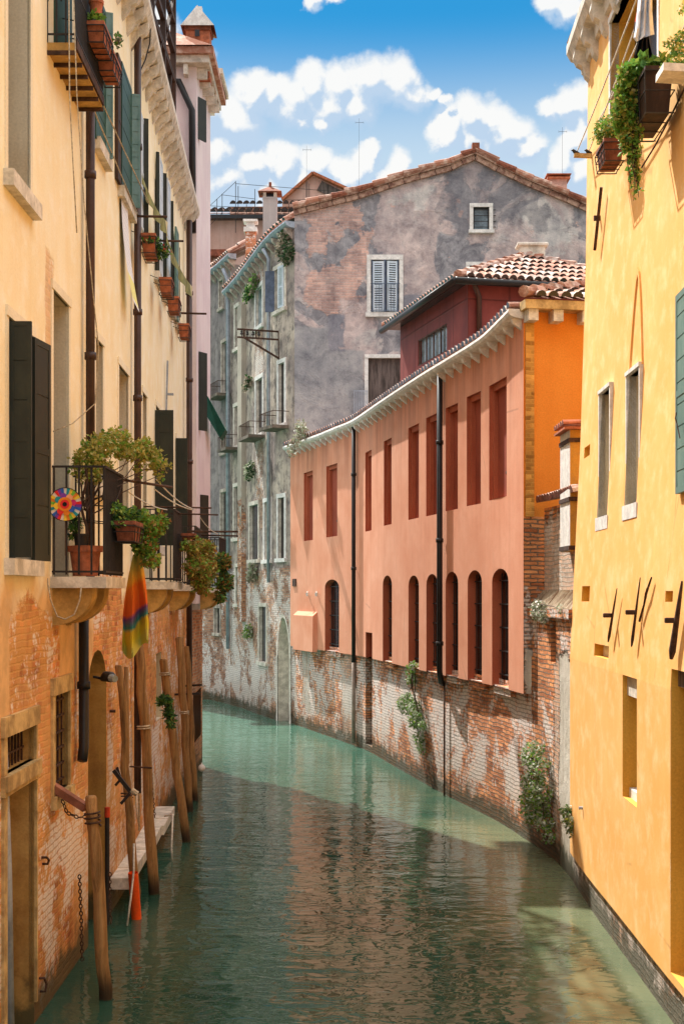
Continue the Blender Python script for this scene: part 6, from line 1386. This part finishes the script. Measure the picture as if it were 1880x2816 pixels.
# window boxes and planks
PYt = PY.off(-.17)
def Yb(px, py): return PYt.uv(px, py)
def ybx(px, py, d): q = PYt.off(d); t, z = q.uv(px, py); return t, z, q.P(t, z)
t, z, P_ = ybx(1676, 400, .22); Yw = P_.y
planter('window_box', 'small dark window box with feathery green plant at the far edge of the yellow wall', PYt, t, .22, z, .5, .22, .24, M['terra_dark'], None, [B(1655, 350, Yw, .09, .2, .10), B(1685, 345, Yw-.2, .12, .2, .12), B(1665, 375, Yw, .12, .2, .08), B(1635, 372, Yw, .04, .1, .05)], [M['leaf'], M['leaf_yellow'], M['leaf_fresh']], 1500, .022, 40)
t, z, P_ = ybx(1785, 215, .25); Yw2 = P_.y
wb2 = planter('window_box', 'large dark window box under the laundry with long ivy trailing from it', PYt, t, .25, z-.05, .85, .26, .42, M['wood_dark'], None, [B(1770, 195, Yw2, .18, .3, .06), B(1800, 190, Yw2-.1, .16, .25, .07)], [M['leaf_fresh'], M['leaf']], 700, .05, 41)
bl = []
for (x0, y0, x1, y1, r) in ((1722, 205, 1705, 330, .09), (1735, 215, 1728, 380, .08), (1712, 260, 1716, 400, .06), (1728, 380, 1742, 470, .045), (1745, 300, 1750, 420, .05), (1742, 470, 1752, 520, .028), (1752, 400, 1755, 490, .03), (1738, 500, 1742, 545, .018)): bl += strand(x0, y0, x1, y1, Yw2-.02, r)
plant('trailing_ivy', 'long fresh green ivy trailing from the large dark window box', 'ivy', bl, 2600, .038, [M['leaf_fresh'], M['leaf_fresh'], M['leaf'], M['leaf_yellow']], stem=tuple(onY(1735, 210, Yw2)), seed=42, elong=1.3)
pk = thing('clothes_plank', 'pale wooden plank with two small birds, sticking out from the yellow wall', 'plank', tuple(onY(1625, 430, 18.3))); mb = MB(); mb.bar(onY(1577, 427, 18.3), onY(1650, 430, 18.3), .06, .05); mb.build('plank', M['stone_ochre'], pk)
for k, x in enumerate((1580, 1616)):
    c = onY(x, 421, 18.3); mb = MB(); mb.tube([c+Vector((-.05, 0, .035)), c+Vector((-.03, 0, .04)), c+Vector((-.01, 0, .02)), c+Vector((.04, 0, .0)), c+Vector((.08, 0, -.015))], [.008, .018, .026, .018, .006], 8)
    setp(mb.build('small_bird', M['iron'], smooth=True), ['small dark bird at the outer tip of the plank', 'small dark bird nearer the wall on the plank'][k], 'bird')
t, z, P_ = ybx(1845, 205, .3); pk = thing('stone_shelf', 'pale shelf with little green shrubs at the upper right edge', 'shelf', tuple(P_)); Yk = P_.y; mb = MB(); mb.bar(onY(1812, 200, Yk), onY(1900, 205, Yk), .3, .07); mb.build('shelf', M['stone_white'], pk)
mb = MB(); leaves(mb, [B(1838, 185, Yk, .08, .1, .04), B(1865, 185, Yk, .08, .1, .05), B(1850, 120, Yk, .08, .1, .05), B(1875, 100, Yk, .06, .1, .05), B(1870, 150, Yk, .07, .1, .03), B(1876, 25, Yk, .04, .1, .03)], 700, .022, 2, 45); mb.build('shrub', [M['leaf'], M['leaf_yellow']], pk)
# laundry
def cloth(label, outline_px, Y, mats, seed=0, name='laundry', amp=.05, cols=None):
    L_, R_ = outline_px; n1, n2 = 10, len(L_)-1; mb = MB(); rows = []
    for j in range(n2+1): rows.append([onY(L_[j][0]+(R_[j][0]-L_[j][0])*i/n1, L_[j][1]+(R_[j][1]-L_[j][1])*i/n1, Y+amp*math.sin(i*1.9+j*.4+seed)) for i in range(n1+1)])
    for j in range(n2):
        for i in range(n1): mb.face([rows[j][i], rows[j][i+1], rows[j+1][i+1], rows[j+1][i]], cols(i, j) if cols else 0)
    return setp(mb.build(name, mats, smooth=True), label, 'laundry')
navy = simple('navy_fabric', (.012, .012, .035), .9, 0, .3, 6); redf = simple('red_fabric', (.6, .03, .02), .9)
cloth('white garment with tattered hem hanging in front of the dark one', ([(1755, -30), (1750, 30), (1745, 80), (1740, 105), (1748, 115)], [(1792, -30), (1792, 30), (1795, 70), (1798, 95), (1775, 100)]), Yw2-.1, M['white_fabric'], 1)
cloth('dark blue garment with red stripe hanging from the clothes line', ([(1752, 5), (1750, 30), (1744, 60), (1740, 90)], [(1765, 5), (1764, 30), (1758, 60), (1750, 94)]), Yw2+.1, [navy, redf], 2, cols=lambda i, j: 1 if i < 2 and j < 2 else 0, amp=.02)
cloth('dark trousers hanging under the white garment', ([(1770, 85), (1752, 110), (1742, 150), (1737, 184)], [(1780, 85), (1785, 120), (1792, 150), (1798, 168)]), Yw2, [navy, M['iron']], 3, cols=lambda i, j: 0 if i % 3 else 1)
GL = 'clothes lines strung along the yellow wall'
for k, (a, b_) in enumerate((((1752, -10, 12.5), (1586, 415, 18.3)), ((1745, 75, 14.0), (1618, 415, 18.3)), ((1760, 100, 14.0), (1640, 340, 17.6)), ((1885, 60, 12.4), (1818, 188, 14.4)), ((1885, 100, 12.4), (1838, 185, 14.2)))):
    line('clothes_line', ['outermost clothes line from the top edge to the outer bird', 'second clothes line from the dark garment to the inner bird', 'third clothes line ending at the feathery plant', 'clothes line at the right edge ending on the pale shelf, upper one', 'clothes line at the right edge ending on the pale shelf, lower one'][k], [onY(*a), onY(*b_)], .008, 'rope_white', 'clothes line', .03, GL)
line('wall_cable', 'thin brown cable slanting across the yellow wall from the ivy', [Yp(1760, 465, .02), Yp(1800, 400, .02), Yp(1845, 315, .02), Yp(1882, 240, .02)], .010, 'iron_rust', 'cable')
# ---------------------------------------------------------------- red house fittings
def Rp(px, py=None, z=None, d=.1): q = PP.off(d); t = q.s_px(px); zz = z if z is not None else q.uv(px, py)[1]; return tuple(q.P(t, zz))
pipe([Rp(972, z=8.35), Rp(972, z=2.2)], .055, M['pipe_black'], house_r, clips=[Rp(972, z=z) for z in (7, 4.6)])
q2 = PB.off(.06); s_ = q2.s_px(972); pipe([q2.P(s_, 2.3), q2.P(s_, .1)], .05, simple('clay_pipe', (.33, .27, .22)), house_r)
pipe([Rp(1208, z=8.4), Rp(1208, z=2.45), Rp(1212, z=2.25, d=.02), Rp(1217, z=2.2, d=-.06)], .058, M['pipe_black'], house_r, clips=[Rp(1208, z=z) for z in (6.9, 5.0, 3.0)])
s_ = q2.s_px(1221); pipe([q2.P(s_, 2.2), q2.P(s_, -.1)], .018, M['iron_rust'], house_r, 'thin_pipe')
GP2 = 'plants rooted in the brick foot of the red house'
def wallplant(label, pts, n, size, mats, seed, r=.16, path=PB, el=1.6):
    bl = []
    for (x, y, k) in pts: t, z = path.off(.12).uv(x, y); bl.append((tuple(path.P(t, z, .12*k+.02)), (r*k, r*k, r*k*1.1)))
    return plant('wall_plant', label, 'wall plant', bl, n, size, mats, seed=seed, group=GP2, elong=el)
WP = [M['leaf_pale'], M['leaf_pale'], M['leaf'], M['leaf_fresh']]
wallplant('pale flowering plant growing down the brick foot below the middle arched windows', [(1137, 1840, 1), (1130, 1870, .7), (1125, 1935, 1.3), (1140, 1950, 1), (1148, 1980, 1.1), (1160, 1995, .7), (1152, 2030, .8), (1155, 2060, .7)], 2200, .035, WP, 61)
wallplant('large pale green bush rooted beside the corner of the brick foot', [(1480, 2075, 1.6), (1495, 2110, 1.3), (1478, 2150, 1.5), (1500, 2180, 1.6), (1470, 2195, 1.4), (1490, 2225, 1.8), (1505, 2260, 1.2), (1510, 2300, .9)], 2600, .034, [M['leaf_pale'], M['leaf_pale'], M['leaf_pale'], M['leaf_fresh'], M['leaf']], 62, r=.125)
wallplant('small tuft with white blossom on the brick ledge', [(1483, 1675, 1.0), (1478, 1690, .8), (1492, 1695, .8), (1535, 1672, .5)], 700, .03, [M['leaf_pale'], M['leaf_pale'], M['stone_white']], 63, r=.13, path=PC)
wallplant('thin green weed on the brick just left of the yellow corner', [(1555, 2230, .7), (1560, 2260, .7), (1560, 2285, .5)], 400, .03, WP, 64, r=.12, path=PC)
def groofplant(label, bl, n, size, mats, seed, el=2.2, grp=None): return plant('roof_plant', label, 'roof plant', bl, n, size, mats, seed=seed, elong=el, group=grp)
t_, z_ = PP.uv(862, 1190); pz = PP.P(PP.s_px(862), 8.35, .35)
groofplant('dry pale weeds growing in the far end of the red house gutter', [((pz.x, pz.y, 8.6), (.18, .3, .28)), ((pz.x-.3, pz.y+.5, 8.1), (.12, .2, .25)), ((pz.x-.15, pz.y+.2, 8.3), (.12, .2, .15))], 420, .05, [M['leaf_dry'], M['leaf_pale']], 65)
for k, (x, y, r, lab, n, mt) in enumerate(((782, 665, .5, 'dry weeds and dark shrub hanging from the near end of the grey house gutter', 1500, ['leaf_dry', 'leaf_dry', 'leaf_dark']), (796, 690, .38, 'dark shrub under the near gutter end of the grey house', 900, ['leaf_dark', 'leaf_dark', 'leaf_dry']), (700, 775, .35, 'green weeds along the far part of the grey house gutter', 700, ['leaf', 'leaf_dry']), (686, 800, .38, 'dark green creeper at the top of the brick flue', 700, ['leaf_dark', 'leaf']), (682, 1050, .30, 'small shrub rooted half way down the brick flue', 500, ['leaf_dark', 'leaf_dry']), (688, 1290, .38, 'pale creeper on the lower part of the brick flue', 700, ['leaf_pale', 'leaf_dark']), (696, 1570, .4, 'dry creeper at the start of the bare brick of the grey house', 700, ['leaf_dry', 'leaf_pale']), (683, 1735, .3, 'bright green weed on the brick left of the tall water window', 400, ['leaf_fresh', 'leaf_pale']))):
    r *= .72; n = int(n*.6); c = PG.pt(x, y, .15); groofplant(lab, [(tuple(c), (r*.5, r*.8, r)), ((c.x-.12, c.y+.3, c.z-r*.6), (r*.35, r*.6, r*.7))], n, .055, [M[q] for q in mt], 70+k, 2.0)
# small lamps on the red wall
for k, x in enumerate((845, 870)):
    mb = MB(); p = PP.pt(x, 1630, .1); mb.tube([p, p+Vector((0, 0, -.1))], [.05, .03], 8); mb.tube([p, PP.pt(x, 1628, 0)], .015, 5); setp(mb.build('bell_fitting', M['stone_white']), ['small white fitting on the red wall, left of the pair', 'small white fitting on the red wall, right of the pair'][k], 'fitting')
mb = MB(); bx = PP.box(806, 815, 1592, 1612); wbox(mb, PP, bx[0], bx[1], bx[2], bx[3], 0, .03); setp(mb.build('vent_grille', M['iron_rust']), 'tiny rusty vent grille near the far end of the red wall', 'vent')
